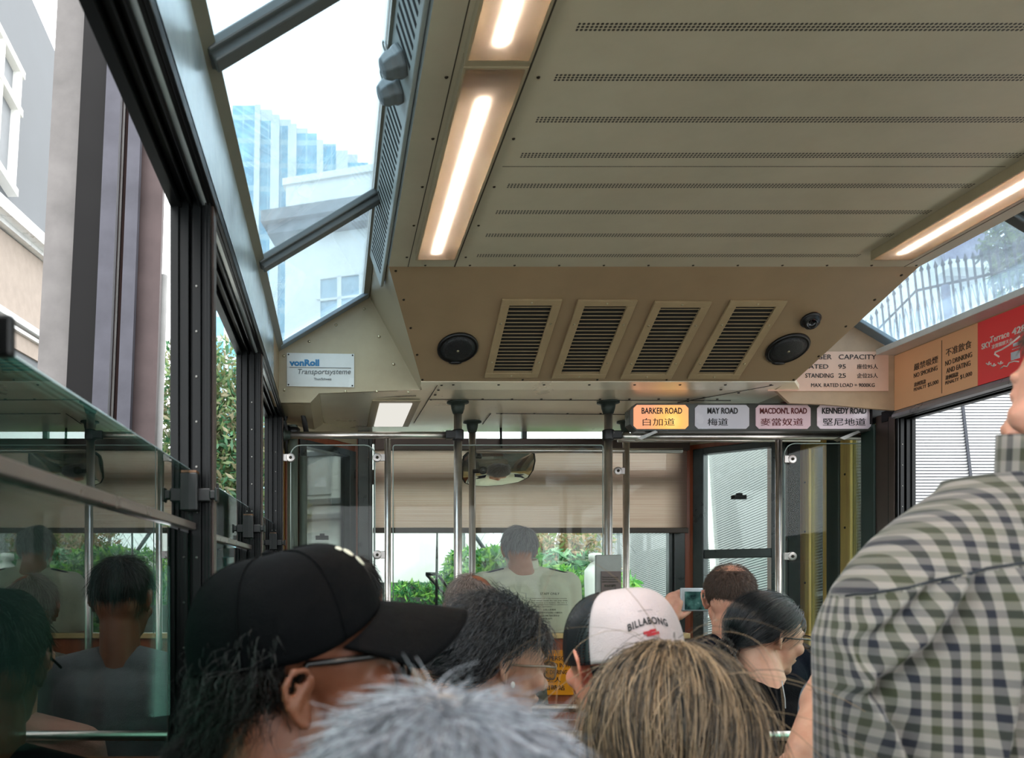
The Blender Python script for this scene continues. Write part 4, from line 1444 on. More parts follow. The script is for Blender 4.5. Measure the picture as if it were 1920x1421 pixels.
def hbox(mb, u0, u1, w0, w1, z0, z1):
    c = ho + hx * (u0 + u1) / 2 + hy * (w0 + w1) / 2 + hz * ((z0 + z1) / 2)
    mb.obox(c, hx, hy, hz, (u1 - u0) / 2, (w1 - w0) / 2, (z1 - z0) / 2)


b = MB(WX); hbox(b, 0, 2.9, 0, 6, -2.5, 9.0); b.build('walls', WHITE, hs)
b = MB(WX); hbox(b, -0.32, 3.1, -0.34, 6, 8.86, 9.06); hbox(b, -0.24, 3.1, -0.22, 6, 8.70, 8.86); b.build('cornice', GREYW, hs)
b = MB(WX); hbox(b, 0.0, 2.9, 0, 0.3, 9.06, 9.7); hbox(b, -0.05, 2.95, -0.05, 0.35, 9.66, 9.78); b.build('parapet', WHITE, hs)
SHUT = plain('pale_blue_window', (150, 176, 190), 0.3)
b = MB(WX); hbox(b, 0.60, 1.28, -0.03, 0.05, 7.2, 7.9); b.build('window', SHUT, hs)
b = MB(WX)
hbox(b, 0.90, 0.97, -0.06, 0.0, 7.2, 7.9); hbox(b, 0.56, 1.32, -0.06, 0.0, 7.88, 7.95); hbox(b, 0.56, 0.62, -0.06, 0, 7.2, 7.9); hbox(b, 1.26, 1.32, -0.06, 0, 7.2, 7.9); hbox(b, 0.56, 1.32, -0.06, 0, 7.5, 7.54)
b.build('window_bars', WHITE, hs)
# ledges and window seen low through the corner window
b = MB(WX); hbox(b, -0.2, 1.3, -0.12, 0, 4.12, 4.21); hbox(b, -0.2, 1.3, -0.2, 0, 3.88, 3.95); b.build('string_course', GREYW, hs)
b = MB(WX); hbox(b, 0.42, 0.80, -0.04, 0.02, 4.3, 4.95); b.build('lower_window', plain('grey_shutter', (190, 192, 192), 0.6), hs)
b = MB(WX); hbox(b, 0.36, 0.86, -0.08, 0.0, 4.92, 4.99); hbox(b, 0.36, 0.42, -0.08, 0, 4.3, 4.95); b.build('window_surround', GREYW, hs)

# --- blue glazed tower far off
tw = thing('tower_block', WX((-6, 70, -2)), 'tall blue glass tower block with pale piers seen through the left skylight', 'building')
GB = Nt('blue_curtain_wall')
sp = GB.n('SeparateXYZ'); GB.l(GB.obj(), sp.inputs[0])
fl = GB.math('LESS_THAN', GB.math('FRACT', GB.math('MULTIPLY', sp.outputs['Z'], 0.45)), 0.22)
vb = GB.math('LESS_THAN', GB.math('FRACT', GB.math('MULTIPLY', sp.outputs['X'], 0.9)), 0.12)
nz = GB.noise(GB.obj(), 0.7, 3)
col = GB.ramp(nz, [(0.35, lin(64, 140, 168)), (0.65, lin(110, 180, 202))])
col = GB.mix(fl, col, lin(150, 186, 196))
col = GB.mix(GB.math('MULTIPLY', vb, 0.5), col, lin(170, 200, 208))
GB = GB.done(GB.bsdf(col, 0.3).outputs[0])
PIER = plain('pale_pier', (202, 206, 204), 0.7, var=0.05, scale=0.3)
bays = [(395, 432, 360, 1), (428, 436, 240, 0), (436, 478, 198, 1), (478, 488, 196, 0), (488, 508, 226, 1), (508, 524, 215, 0), (524, 540, 236, 1), (540, 556, 232, 0), (556, 594, 250, 1), (594, 606, 262, 0),
        (606, 630, 270, 1), (630, 652, 282, 0), (652, 690, 305, 1), (690, 740, 318, 0)]
gm, pm_ = MB(WX), MB(WX)
for i, (x0, x1, yt, g) in enumerate(bays):
    Y = 70 + (0.6 if g else 0)
    a, c = O(x0, yt, Y), O(x1, yt, Y)
    (gm if g else pm_).box((a.x, a.y, -2.5), (c.x, a.y + 14, a.z))
    if not g:
        pm_.box((a.x + .1, a.y + 1.5, a.z - 1.2), (c.x + .9, a.y + 12, a.z + 0.7))
gm.build('glazed_bays', GB, tw); pm_.build('piers', PIER, tw)

# --- white house alongside on the left, with plinth ledges and a meshed window
root = thing('station_building', WX((-2.6, 5, -2.5)), 'white rendered building with ledges beyond the nearest left window', 'building')
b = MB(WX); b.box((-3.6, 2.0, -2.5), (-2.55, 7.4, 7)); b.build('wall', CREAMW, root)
XW = 2.55


def onW(px, py, dx=0.0):
    q = P(px, py, XW * FPX / (VX - px))
    y, z = q.y, q.z - EYE
    return Vector((q.x + dx, y * cT + z * sT, EYE - y * sT + z * cT))


b = MB(WX)
for y0_, y1_, h_, d_ in ((396, 474, 0.10, 0.16), (417, 491, 0.05, 0.08), (583, 640, 0.05, 0.08), (600, 654, 0.03, 0.05)):
    p0_, p1_ = onW(-60, y0_ - (y1_ - y0_) * 0.67), onW(90, y1_)
    p0_, p1_ = onW(0, y0_), onW(90, y1_)
    dd_ = (p1_ - p0_)
    p0_ = p0_ - dd_ * 1.2
    b.plate([p0_, p1_, p1_ + Vector((0, 0, -h_)), p0_ + Vector((0, 0, -h_))], (d_, 0, 0))
b.build('ledge', plain('bright_ledge', (224, 226, 228), 0.3, metal=0.2), root)
b = MB(WX)
p0_, p1_ = onW(0, 432), onW(90, 502); dd_ = p1_ - p0_; p0_ = p0_ - dd_ * 1.2
q0_, q1_ = onW(0, 640), onW(90, 690); ee_ = q1_ - q0_; q0_ = q0_ - ee_ * 1.2
b.plate([p0_, p1_, q1_, q0_], (0.02, 0, 0)); b.build('stair_parapet', plain('beige_render', (150, 138, 128), 0.8), root)
w0, w1 = onW(-70, 360), onW(20, 110)
b = MB(WX); b.box((-2.54, w0.y, onW(10, 352).z), (-2.53, onW(19, 200).y, onW(10, 110).z)); b.build('window', plain('grey_window_mesh', (118, 122, 126), 0.6), root)
b = MB(WX)
ya_, yb_ = w0.y, onW(19, 200).y
za_, zb_ = onW(10, 352).z, onW(10, 110).z
for y in (ya_, (ya_ + yb_) / 2, yb_):
    b.box((-2.55, y - 0.03, za_), (-2.48, y + 0.03, zb_))
for z in (za_ - .04, zb_ - .02, zb_ - 0.35):
    b.box((-2.55, ya_ - .05, z), (-2.47, yb_ + 0.06, z + 0.06))
b.build('window_frame', WHITE, root)

# --- station columns close outside the left windows
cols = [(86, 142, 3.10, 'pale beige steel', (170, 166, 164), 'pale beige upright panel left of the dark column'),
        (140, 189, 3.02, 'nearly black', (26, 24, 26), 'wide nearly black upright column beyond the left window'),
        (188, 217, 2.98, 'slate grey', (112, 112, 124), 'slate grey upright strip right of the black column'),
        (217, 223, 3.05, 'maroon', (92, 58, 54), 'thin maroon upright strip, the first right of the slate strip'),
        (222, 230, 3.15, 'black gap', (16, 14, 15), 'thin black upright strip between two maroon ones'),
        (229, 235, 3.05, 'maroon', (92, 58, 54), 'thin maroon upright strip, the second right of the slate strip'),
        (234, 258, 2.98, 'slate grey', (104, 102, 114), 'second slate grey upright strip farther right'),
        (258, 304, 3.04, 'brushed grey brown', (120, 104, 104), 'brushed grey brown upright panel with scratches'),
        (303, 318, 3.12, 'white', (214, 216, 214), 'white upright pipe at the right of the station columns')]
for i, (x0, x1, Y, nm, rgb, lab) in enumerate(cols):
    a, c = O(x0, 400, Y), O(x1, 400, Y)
    m = plain('column_' + nm.replace(' ', '_'), tuple(int(v * (0.45 if max(rgb) < 120 else 0.62)) for v in rgb), 0.5, metal=0.2 if 'slate' in nm or 'brushed' in nm else 0.0, Specular_IOR_Level=0.1, var=0.12, scale=6)  # each colour scaled down to stand in for the station canopy's shade
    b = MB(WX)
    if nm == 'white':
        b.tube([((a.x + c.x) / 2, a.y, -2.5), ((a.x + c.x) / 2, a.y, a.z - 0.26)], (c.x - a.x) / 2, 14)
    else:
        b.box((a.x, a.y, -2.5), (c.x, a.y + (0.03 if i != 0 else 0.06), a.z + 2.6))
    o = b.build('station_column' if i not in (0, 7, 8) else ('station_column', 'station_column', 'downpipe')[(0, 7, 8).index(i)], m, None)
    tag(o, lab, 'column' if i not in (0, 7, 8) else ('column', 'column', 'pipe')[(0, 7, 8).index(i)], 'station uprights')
# dark platform parapet under the left windows
b = MB(WX); b.box((-0.60, 0.3, -2.5), (-0.45, 9.0, 1.165)); o = b.build('platform_parapet', plain('dark_platform_wall', (40, 52, 48), 0.7), None); tag(o, 'dark platform wall running under the left windows outside', 'wall')

# --- tree on the left
root = thing('tree', WX((-1.6, 9, -2.5)), 'leafy green tree with pinkish tips outside the left windows', 'tree')
bl_ = []
for px, py, r in ((330, 720, .5), (345, 800, .6), (385, 720, .45), (420, 700, .45), (400, 780, .55), (440, 800, .5), (415, 860, .6), (350, 880, .6), (380, 960, .7), (440, 930, .6), (470, 900, .5), (330, 980, .6), (500, 960, .5), (485, 860, .4)):
    q = O(px, py, 9.0); bl_.append((q.x, q.y, q.z, r, r, r * .9))
leaf_cloud('foliage', bl_, 16000, 0.05, LT, parent=root, seed=3)
q = O(400, 1000, 9.0)
b = MB(WX)
b.tube([(q.x, q.y, -2.5), (q.x + .05, q.y, 0.5), (q.x, q.y, 2.0), (q.x - .2, q.y, 3.2)], [0.12, 0.1, 0.07, 0.03], 8)
for dx, z0, z1 in ((0.5, 1.0, 2.2), (-0.4, 0.8, 2.0), (0.3, 1.6, 2.9)):
    b.tube([(q.x, q.y, z0), (q.x + dx, q.y, z1)], [0.05, 0.02], 6)
b.build('trunk', plain('bark', (110, 96, 84), 0.9, bump=0.5), root)
b = MB(WX); q = O(330, 1150, 6); b.box((-8, 10.6, -2.5), (-1.6, 11.2, 0.2)); o = b.build('hillside_wall', plain('green_hill', (70, 104, 60), 0.9, var=0.3)); tag(o, 'low green bank behind the left tree', 'bank')

# --- view ahead: white wall, steps, planting, fence
b = MB(WX); a, c = O(704, 1088, 8.6), O(935, 940, 8.6); b.box((a.x - 0.1, a.y, -2.5), (O(868, 1000, 8.6).x, a.y + 0.3, O(700, 930, 8.6).z + .6)); o = b.build('white_wall', WHITE); tag(o, 'plain white wall straight ahead, left of the driver', 'wall')
b = MB(WX)
for k in range(6):
    a = O(700, 1092 + k * 14, 7.6 - k * 0.35)
    b.box((a.x - 0.4, a.y, a.z - 0.09), (O(822, 1092, 7.6).x, a.y + 0.42, a.z))
o = b.build('stone_steps', plain('dark_stone', (74, 78, 74), 0.9, var=0.3, scale=8, bump=0.5)); tag(o, 'dark stone steps at the foot of the white wall ahead', 'steps')
b = MB(WX); a = O(866, 1040, 9.4); b.box((a.x - .2, a.y, -2.5), (a.x + 1.75, a.y + 0.3, a.z)); o = b.build('low_white_wall', WHITE); tag(o, 'low white wall behind the planting ahead', 'wall')
fn = thing('chain_link_fence', WX((1.5, 9.4, 1)), 'chain link fence on the low wall ahead of the driver', 'fence')
WIRE = plain('grey_wire', (150, 158, 160), 0.4, metal=0.6)
b = MB(WX); a = O(870, 1038, 9.3); zt = a.z + 1.1
for k in range(16):
    x = a.x - 0.2 + k * 0.1
    b.tube([(x, a.y, a.z), (x + 0.7, a.y, zt)], 0.003, 3, smooth=False); b.tube([(x + 0.7, a.y, a.z), (x, a.y, zt)], 0.003, 3, smooth=False)
b.build('wire_mesh', WIRE, fn)
for k in range(4):
    b = MB(WX); b.tube([(a.x + k * 0.6, a.y, a.z - 0.1), (a.x + k * 0.6, a.y, zt)], 0.02, 8); b.build('fence_post', WIRE, fn)
b = MB(WX); b.tube([O(884, 995, 8.9), O(914, 1038, 8.9)], 0.022, 8); o = b.build('stay_rod', plain('dark_rod', (52, 62, 68), 0.5)); tag(o, 'dark slanting rod seen left of the driver\'s head', 'rod')


def bush(px, py, Y, r, n, mats, label, seed, nm='bush', cat='bush', size=0.045):
    q = O(px, py, Y)
    root = thing(nm, WX((q.x, q.y, -2.5)), label, cat, 'plants ahead of the windscreen')
    rg = random.Random(seed)
    bb = []
    for k in range(7):
        bb.append((q.x + rg.uniform(-r, r) * .8, q.y + rg.uniform(-r, r) * .5, q.z - r * 0.3 - rg.uniform(0, r), r * .6, r * .5, r * .55))
    bb.append((q.x, q.y, q.z - r * .4, r * .6, r * .5, r * .5))
    bb.append((q.x, q.y, q.z - r * 1.5, r, r * .6, r))
    leaf_cloud('foliage', bb, n, size, mats, parent=root, seed=seed)
    s_ = MB(WX)
    for k in range(6):
        s_.tube([(q.x + rg.uniform(-.1, .1), q.y, -2.5), (q.x + rg.uniform(-.2, .2), q.y, q.z - r), (q.x + rg.uniform(-r, r) * .7, q.y, q.z - r * .2)], [0.02, 0.015, 0.006], 5)
    s_.build('stems', plain('bark', (110, 96, 84)), root)


bush(842, 1066, 7.0, 0.28, 3000, LG, 'leafy bush behind the black wiper ahead', 11, size=0.03)
bush(775, 1092, 7.0, 0.2, 1200, LG, 'small leafy bush at the foot of the white wall', 12, size=0.03)
bush(925, 1030, 7.4, 0.40, 6000, LG, 'bright leafy bush left of the driver', 13)
bush(1040, 1040, 7.6, 0.42, 5000, [leafm('leaf_cool', (110, 168, 120)), leafm('leaf_pale', (168, 204, 160)), LG[2]], 'pale long leaved bush right of the driver', 14, size=0.06)
bush(1100, 1070, 6.8, 0.32, 4000, [LG[1], LG[0]], 'yellow green bush left of the control box', 15)
bush(1010, 1000, 8.8, 0.42, 2400, LB, 'dry brown shrub behind the driver\'s right side', 16)
bush(1075, 1000, 8.9, 0.45, 2600, LB, 'dry brown shrub farther right behind the green ones', 17)
root = thing('white_urn', WX(O(1106, 1100, 6.4)), 'white rounded bollard top seen left of the control box', 'bollard')
q = O(1116, 1050, 6.3)
b = MB(WX); b.lathe([(0.09, -3.0), (0.09, -0.16), (0.085, -0.08), (0.03, -0.01), (0.05, 0.0), (0.05, 0.045), (0.045, 0.05)], q, (0, 0, 1), 24); b.build('body', WHITE, root)

# wiper and aerial on the nose of the car
root = thing('windscreen_wiper', P(820, 1110, 4.36), 'black upright windscreen wiper outside the left of the windscreen', 'wiper')
b = MB(); b.tube([P(820, 972, 4.27), P(819, 1060, 4.27), P(818, 1150, 4.27)], [0.004, 0.007, 0.008], 10); b.build('blade', RUBBER, root)
b = MB(); b.tube([P(800, 1078, 4.275), P(830, 1110, 4.275), P(856, 1150, 4.275), P(862, 1194, 4.262)], 0.007, 8); b.tube([P(822, 1078, 4.28), P(838, 1100, 4.28), P(870, 1140, 4.28), P(876, 1194, 4.262)], 0.008, 8); b.tube([P(798, 1076, 4.28), P(818, 1076, 4.28)], 0.010, 8); b.build('arm', BLACKP, root)

# --- louvred building on the right
lv = thing('louvred_building', WX((5, 9, -2.5)), 'white louvred building wrapping round outside the right windows', 'building')
SLAT = plain('white_slat', (226, 228, 230), 0.5, var=0.02)
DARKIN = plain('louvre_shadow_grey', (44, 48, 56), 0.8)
cx_ = 4.9
corner = O(1588, 700, 7.7)
xc_, yc_ = corner.x, corner.y
pitch = 0.030
z0, z1 = -2.5, O(1700, 655, 7.7).z
sA, sB = MB(WX), MB(WX)
k = 0
z = z0
bands = ((0.62, 0.86), (2.2, 2.225))
while z < z1:
    if not any(a < z < c for a, c in bands):
        # side A runs forward (parallel to the track), side B across
        sA.plate([(xc_, yc_, z), (xc_, yc_ + 9.5, z), (xc_ - 0.02, yc_ + 9.5, z + 0.0145), (xc_ - 0.02, yc_, z + 0.0145)], (0.003, 0, 0.001))
        sB.plate([(xc_, yc_, z), (xc_ + 8, yc_, z), (xc_ + 8, yc_ - 0.02, z + 0.0145), (xc_, yc_ - 0.02, z + 0.0145)], (0, 0.003, 0.001))
    z += pitch
sA.build('side_louvres', SLAT, lv); sB.build('front_louvres', SLAT, lv)
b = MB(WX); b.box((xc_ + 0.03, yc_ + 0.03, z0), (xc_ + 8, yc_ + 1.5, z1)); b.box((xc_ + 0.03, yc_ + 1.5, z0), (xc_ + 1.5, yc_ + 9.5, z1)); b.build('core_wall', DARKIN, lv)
b = MB(WX)
for a, c in bands:
    b.box((xc_ - 0.06, yc_ - 0.06, a), (xc_ + 8, yc_ + 1.5, c)); b.box((xc_ - 0.06, yc_ + 1.5, a), (xc_ + 1.5, yc_ + 9.5, c))
b.build('floor_band', plain('pale_band', (206, 210, 212), 0.6), lv)
b = MB(WX); b.box((xc_ - 0.03, yc_ + 2.85, z0), (xc_ + 0.06, yc_ + 2.98, z1)); b.build('white_pier', WHITE, lv)
b = MB(WX)
for k in range(6):
    b.box((xc_ + 1.05 + k * 1.05, yc_ - 0.026, z0), (xc_ + 1.075 + k * 1.05, yc_ - 0.012, z1))
b.build('vertical_joint', DARKIN, lv)

# --- right skylight view: railings, pale building and tree
rl_ = thing('railings', WX((5, 8, 3)), 'black spiked iron railings with wire mesh seen through the right skylight', 'railings')
IRON = plain('blue_black_iron', (34, 40, 58), 0.7)
pk = MB(WX)
path = [(1618, 646, 16.5), (1718, 545, 13.0), (1990, 485, 11.2)]
qs = [O(*p) for p in path]
nps = 0
for (a, c), cnt in zip(zip(qs, qs[1:]), (9, 18)):
    for k in range(cnt):
        f = k / cnt
        p = a.lerp(c, f)
        h = 0.36
        pk.tube([p + Vector((0, 0, -1.8)), p + Vector((0, 0, h - 0.05))], 0.017, 5, smooth=False)
        pk.tube([p + Vector((0, 0, h - 0.06)), p + Vector((0, 0, h - 0.03)), p + Vector((0, 0, h + 0.07))], [0.015, 0.034, 0.001], 5, smooth=False)
pk.build('pickets', IRON, rl_)
b = MB(WX)
b.tube(qs, 0.022, 6, smooth=False)
b.tube([q + Vector((0, 0, -1.7)) for q in qs], 0.014, 6, smooth=False)
b.build('rail', IRON, rl_)
b = MB(WX); q = O(1772, 536, 12.6); b.tube([q + Vector((0, 0, -1.9)), q], 0.06, 8); b.build('post', plain('grey_violet_post', (116, 118, 140), 0.5), rl_)
b = MB(WX)
for (a, c), n_ in zip(zip(qs, qs[1:]), (22, 34)):
    for k in range(0, n_, 2):
        p, p2 = a.lerp(c, k / n_), a.lerp(c, min(1, (k + 4) / n_))
        b.tube([p + Vector((0, 0, -1.6)), p2 + Vector((0, 0, -0.1))], 0.006, 3, smooth=False)
        b.tube([p2 + Vector((0, 0, -1.6)), p + Vector((0, 0, -0.1))], 0.006, 3, smooth=False)
b.build('wire_mesh', plain('pale_wire', (120, 128, 146), 0.5), rl_)
root = thing('hill_house', WX((8, 15, 3)), 'pale house with a large dark window beyond the railings', 'house')
b = MB(WX); a, c = O(1700, 620, 22), O(2100, 365, 22); b.box((a.x - 3, a.y, -2.5), (O(1868, 400, 22).x, a.y + 4, O(1790, 360, 22).z)); b.build('wall', plain('pale_wall', (244, 246, 248), 0.8), root)
b = MB(WX); a, c = O(1772, 500, 21.9), O(1858, 405, 21.9); b.box((a.x, a.y - 0.03, a.z), (c.x, a.y + 0.1, c.z)); b.build('window', plain('violet_grey_window', (128, 126, 150), 0.3), root)
b = MB(WX); a = O(1766, 507, 21.7); c = O(1900, 494, 21.7); b.box((a.x, a.y - 0.25, a.z - .05), (c.x, a.y + 0.2, c.z)); b.build('sill', WHITE, root)
b = MB(WX)
for a_, c_ in zip(qs, qs[1:]):
    b.plate([a_ + Vector((0, 0, -1.85)), c_ + Vector((0, 0, -1.85)), Vector((c_.x, c_.y, -2.5)), Vector((a_.x, a_.y, -2.5))], (0.3, 0.35, 0))
o = b.build('retaining_wall', plain('pale_wall', (222, 228, 236))); tag(o, 'pale retaining wall behind the spiked railings', 'wall')
root = thing('tree', WX((10, 14, 3)), 'thin leafy tree behind the railings at the far right', 'tree')
bl_ = []
for px, py, r in ((1890, 440, .4), (1905, 470, .45), (1915, 430, .45), (1930, 500, .5), (1960, 440, .6), (1900, 500, .3)):
    q = O(px, py, 18); bl_.append((q.x, q.y, q.z, r*1.5, r*1.5, r*1.5))
leaf_cloud('foliage', bl_, 2200, 0.11, [leafm('grey_green_leaf', (96, 112, 110)), LT[1]], parent=root, seed=8)
q = O(1925, 560, 18); b = MB(WX); b.tube([(q.x, q.y, -2.5), (q.x, q.y, q.z), (q.x + .1, q.y, q.z + 1.2)], [0.1, 0.06, 0.02], 8); b.build('trunk', plain('bark', (110, 96, 84)), root)
# ------------------------------------------------------------------ people
def capsule(mb, a, b_, ra, rb, seg=16):
    a, b_ = Vector(a), Vector(b_)
    d = b_ - a
    L = d.length
    ax = d.normalized()
    n = 5
    prof = []
    for i in range(n):
        t = PI / 2 * i / n
        prof.append((ra * math.sin(t), -ra * math.cos(t)))
    prof.append((ra, 0)); prof.append((rb, L))
    for i in range(1, n + 1):
        t = PI / 2 * i / n
        prof.append((rb * math.cos(t), L + rb * math.sin(t)))
    # lathe faces must point outward for the voxel remesh
    u = ax.orthogonal().normalized(); w = ax.cross(u)
    vs, fs = [], []
    for r, h in prof:
        for k in range(seg):
            an = 2 * PI * k / seg
            vs.append(a + ax * h + (u * math.cos(an) + w * math.sin(an)) * max(r, 1e-4))
    for i in range(len(prof) - 1):
        for k in range(seg):
            k2 = (k + 1) % seg
            fs.append((i * seg + k, i * seg + k2, (i + 1) * seg + k2, (i + 1) * seg + k))
    fs.append(tuple(range(seg - 1, -1, -1)))
    fs.append(tuple((len(prof) - 1) * seg + k for k in range(seg)))
    mb.add(vs, fs, True)


def chain(mb, pts, rs):
    for (a, c), (r0, r1) in zip(zip(pts, pts[1:]), zip(rs, rs[1:])):
        capsule(mb, a, c, r0, r1)


def head_matrix(c, yaw=0, pitch=0, roll=0, s=1.0):
    """yaw 0 looks away from the camera (+Y); yaw -90 looks to the right; pitch>0 looks up"""
    return Matrix.Translation(c) @ Euler((math.radians(pitch), math.radians(roll), math.radians(yaw)), 'XYZ').to_matrix().to_4x4() @ Matrix.Scale(s, 4)


EAR_DZ = [-0.004]


def ear(mb, M, side):
    tr = lambda x, y, z: M @ Vector((side * x, y - 0.014, z + EAR_DZ[0]))
    pts = [(0.066, 0.004, 0.006), (0.076, 0.008, 0.022), (0.083, 0.000, 0.033), (0.088, -0.012, 0.033), (0.090, -0.022, 0.020), (0.088, -0.022, 0.002), (0.083, -0.015, -0.014), (0.077, -0.006, -0.026), (0.070, 0.000, -0.028), (0.066, 0.003, -0.018)]
    s = M.to_scale()[0]
    for a, c in zip(pts, pts[1:]):
        capsule(mb, tr(*a), tr(*c), 0.0046 * s, 0.0046 * s, 8)
    for a, c, r in (((0.066, 0.002, -0.010), (0.078, -0.010, 0.018), 0.006), ((0.068, 0, 0.008), (0.080, -0.012, 0.004), 0.006), ((0.068, 0, -0.018), (0.076, -0.008, -0.012), 0.006)):
        capsule(mb, tr(*a), tr(*c), r * s, r * s * .8, 8)
    capsule(mb, tr(0.078, -0.002, 0.014), tr(0.082, -0.012, -0.006), 0.0048 * s, 0.0042 * s, 8)


def head_shape(mb, M, male=True, fat=1.0):
    R = M.to_3x3()
    s = M.to_scale()[0]

    def E(c, r):
        vs0 = len(mb.v)
        mb.ball((0, 0, 0), r, None, 24, 16)
        for i in range(vs0, len(mb.v)):
            mb.v[i] = M @ (mb.v[i] + Vector(c))
    E((0, -0.012, 0.035), (0.076, 0.098, 0.083))
    E((0, -0.045, 0.000), (0.066, 0.060, 0.070))
    E((0, 0.030, 0.010), (0.066, 0.064, 0.075))
    E((0, 0.036, -0.040), (0.058 * fat, 0.052, 0.066))
    E((0, 0.060, -0.093), (0.034 * fat, 0.026, 0.022))
    E((0, 0.030, -0.080), (0.050 * fat, 0.050, 0.030))
    E((0, 0.082, 0.020), (0.050, 0.014, 0.010))
    for sd in (-1, 1):
        E((sd * 0.038, 0.068, -0.028), (0.024 * fat, 0.022, 0.022))
        E((sd * 0.030, 0.086, -0.002), (0.016, 0.006, 0.009))
        E((sd * 0.011, 0.100, -0.042), (0.009, 0.010, 0.008))
    n = [M @ Vector(p) for p in ((0, 0.086, 0.010), (0, 0.099, -0.014), (0, 0.112, -0.036))]
    capsule(mb, n[0], n[1], 0.007 * s, 0.009 * s, 10); capsule(mb, n[1], n[2], 0.009 * s, 0.011 * s, 10)
    E((0, 0.088, -0.064), (0.024, 0.013, 0.005)); E((0, 0.085, -0.073), (0.020, 0.012, 0.006))
    ear(mb, M, 1); ear(mb, M, -1)


def fingers(mb, palm, fwd, side, curl, thumb_side, s=1.0, spread=0.0, up=None):
    """palm centre, fwd: finger direction, side: across the palm towards the thumb, curl: direction fingers bend to"""
    fwd, side, curl = Vector(fwd).normalized(), Vector(side).normalized(), Vector(curl).normalized()
    palm = Vector(palm)
    vs0 = len(mb.v)
    for k in range(4):
        o = (1.5 - k) * 0.019 * s
        ln = (0.070, 0.078, 0.072, 0.056)[k] * s
        a = palm + fwd * 0.040 * s + side * o
        p1 = a + (fwd * 0.85 + curl * 0.4 + side * spread * (1.5 - k)).normalized() * ln * 0.42
        p2 = p1 + (fwd * 0.35 + curl * 0.9).normalized() * ln * 0.33
        p3 = p2 + (curl * 1.0 - fwd * 0.35).normalized() * ln * 0.27
        chain(mb, [palm + side * o * .8 - fwd * 0.01 * s, a, p1, p2, p3], [0.011 * s, 0.0105 * s, 0.0092 * s, 0.0085 * s, 0.0072 * s])
    t0 = palm + side * 0.034 * s - fwd * 0.020 * s
    t1 = t0 + (side * 0.8 + fwd * 0.6 + curl * 0.2).normalized() * 0.034 * s
    t2 = t1 + (fwd * 0.9 + curl * 0.5 + side * .1).normalized() * 0.030 * s
    chain(mb, [palm, t0, t1, t2], [0.015 * s, 0.0135 * s, 0.011 * s, 0.0085 * s])
    capsule(mb, palm - fwd * 0.035 * s + side * 0.012 * s, palm + fwd * 0.03 * s + side * 0.016 * s, 0.018 * s, 0.016 * s)
    capsule(mb, palm - fwd * 0.035 * s - side * 0.012 * s, palm + fwd * 0.03 * s - side * 0.018 * s, 0.017 * s, 0.014 * s)


def remesh(o, vox, smooth=2):
    m = o.modifiers.new('skin', 'REMESH')
    m.mode = 'VOXEL'
    m.voxel_size = vox
    m.use_smooth_shade = True
    if smooth:
        s_ = o.modifiers.new('smooth', 'SMOOTH')
        s_.factor = 0.5
        s_.iterations = smooth


def skinm(name, rgb, sss=0.12):
    if name in MATS:
        return MATS[name]
    t = Nt(name)
    nz = t.noise(t.obj(), 40, 4)
    c = lin(rgb)
    col = t.ramp(nz, [(0.3, (c[0] * .86, c[1] * .78, c[2] * .74, 1)), (0.7, c)])
    b = t.bsdf(col, 0.48)
    b.inputs['Subsurface Weight'].default_value = sss
    b.inputs['Subsurface Radius'].default_value = (0.012, 0.004, 0.002)
    b.inputs['Subsurface Scale'].default_value = 1.0
    t.bump(b, t.noise(t.obj(), 300, 2), 0.08, 0.001)
    MATS[name] = t.done(b.outputs[0])
    return MATS[name]


def clothm(name, rgb, rough=0.85, scale=400):
    if name in MATS:
        return MATS[name]
    t = Nt(name)
    nz = t.noise(t.obj(), 9, 4)
    c = lin(rgb)
    col = t.ramp(nz, [(0.3, tuple(v * 0.85 for v in c[:3])), (0.7, c)])
    b = t.bsdf(col, rough)
    dk = max(rgb) < 60
    b.inputs['Sheen Weight'].default_value = 0.0 if dk else 0.12
    b.inputs['Specular IOR Level'].default_value = 0.05 if dk else 0.4
    h = t.math('ADD', t.math('MULTIPLY', nz, 3.0), t.math('MULTIPLY', t.noise(t.obj(), scale, 1), 0.3))
    t.bump(b, h, 0.5, 0.012)
    MATS[name] = t.done(b.outputs[0])
    return MATS[name]


HAIRM = {}


def hairm(name, c0, c1, rough=0.35, spec=0.5):
    if name in HAIRM:
        return HAIRM[name]
    t = Nt(name)
    a = t.n('Attribute'); a.attribute_name = 'strand'
    col = t.ramp(a.outputs['Fac'], [(0.0, lin(c0)), (1.0, lin(c1))])
    b = t.bsdf(col, rough, Specular_IOR_Level=spec)
    HAIRM[name] = t.done(b.outputs[0])
    return HAIRM[name]


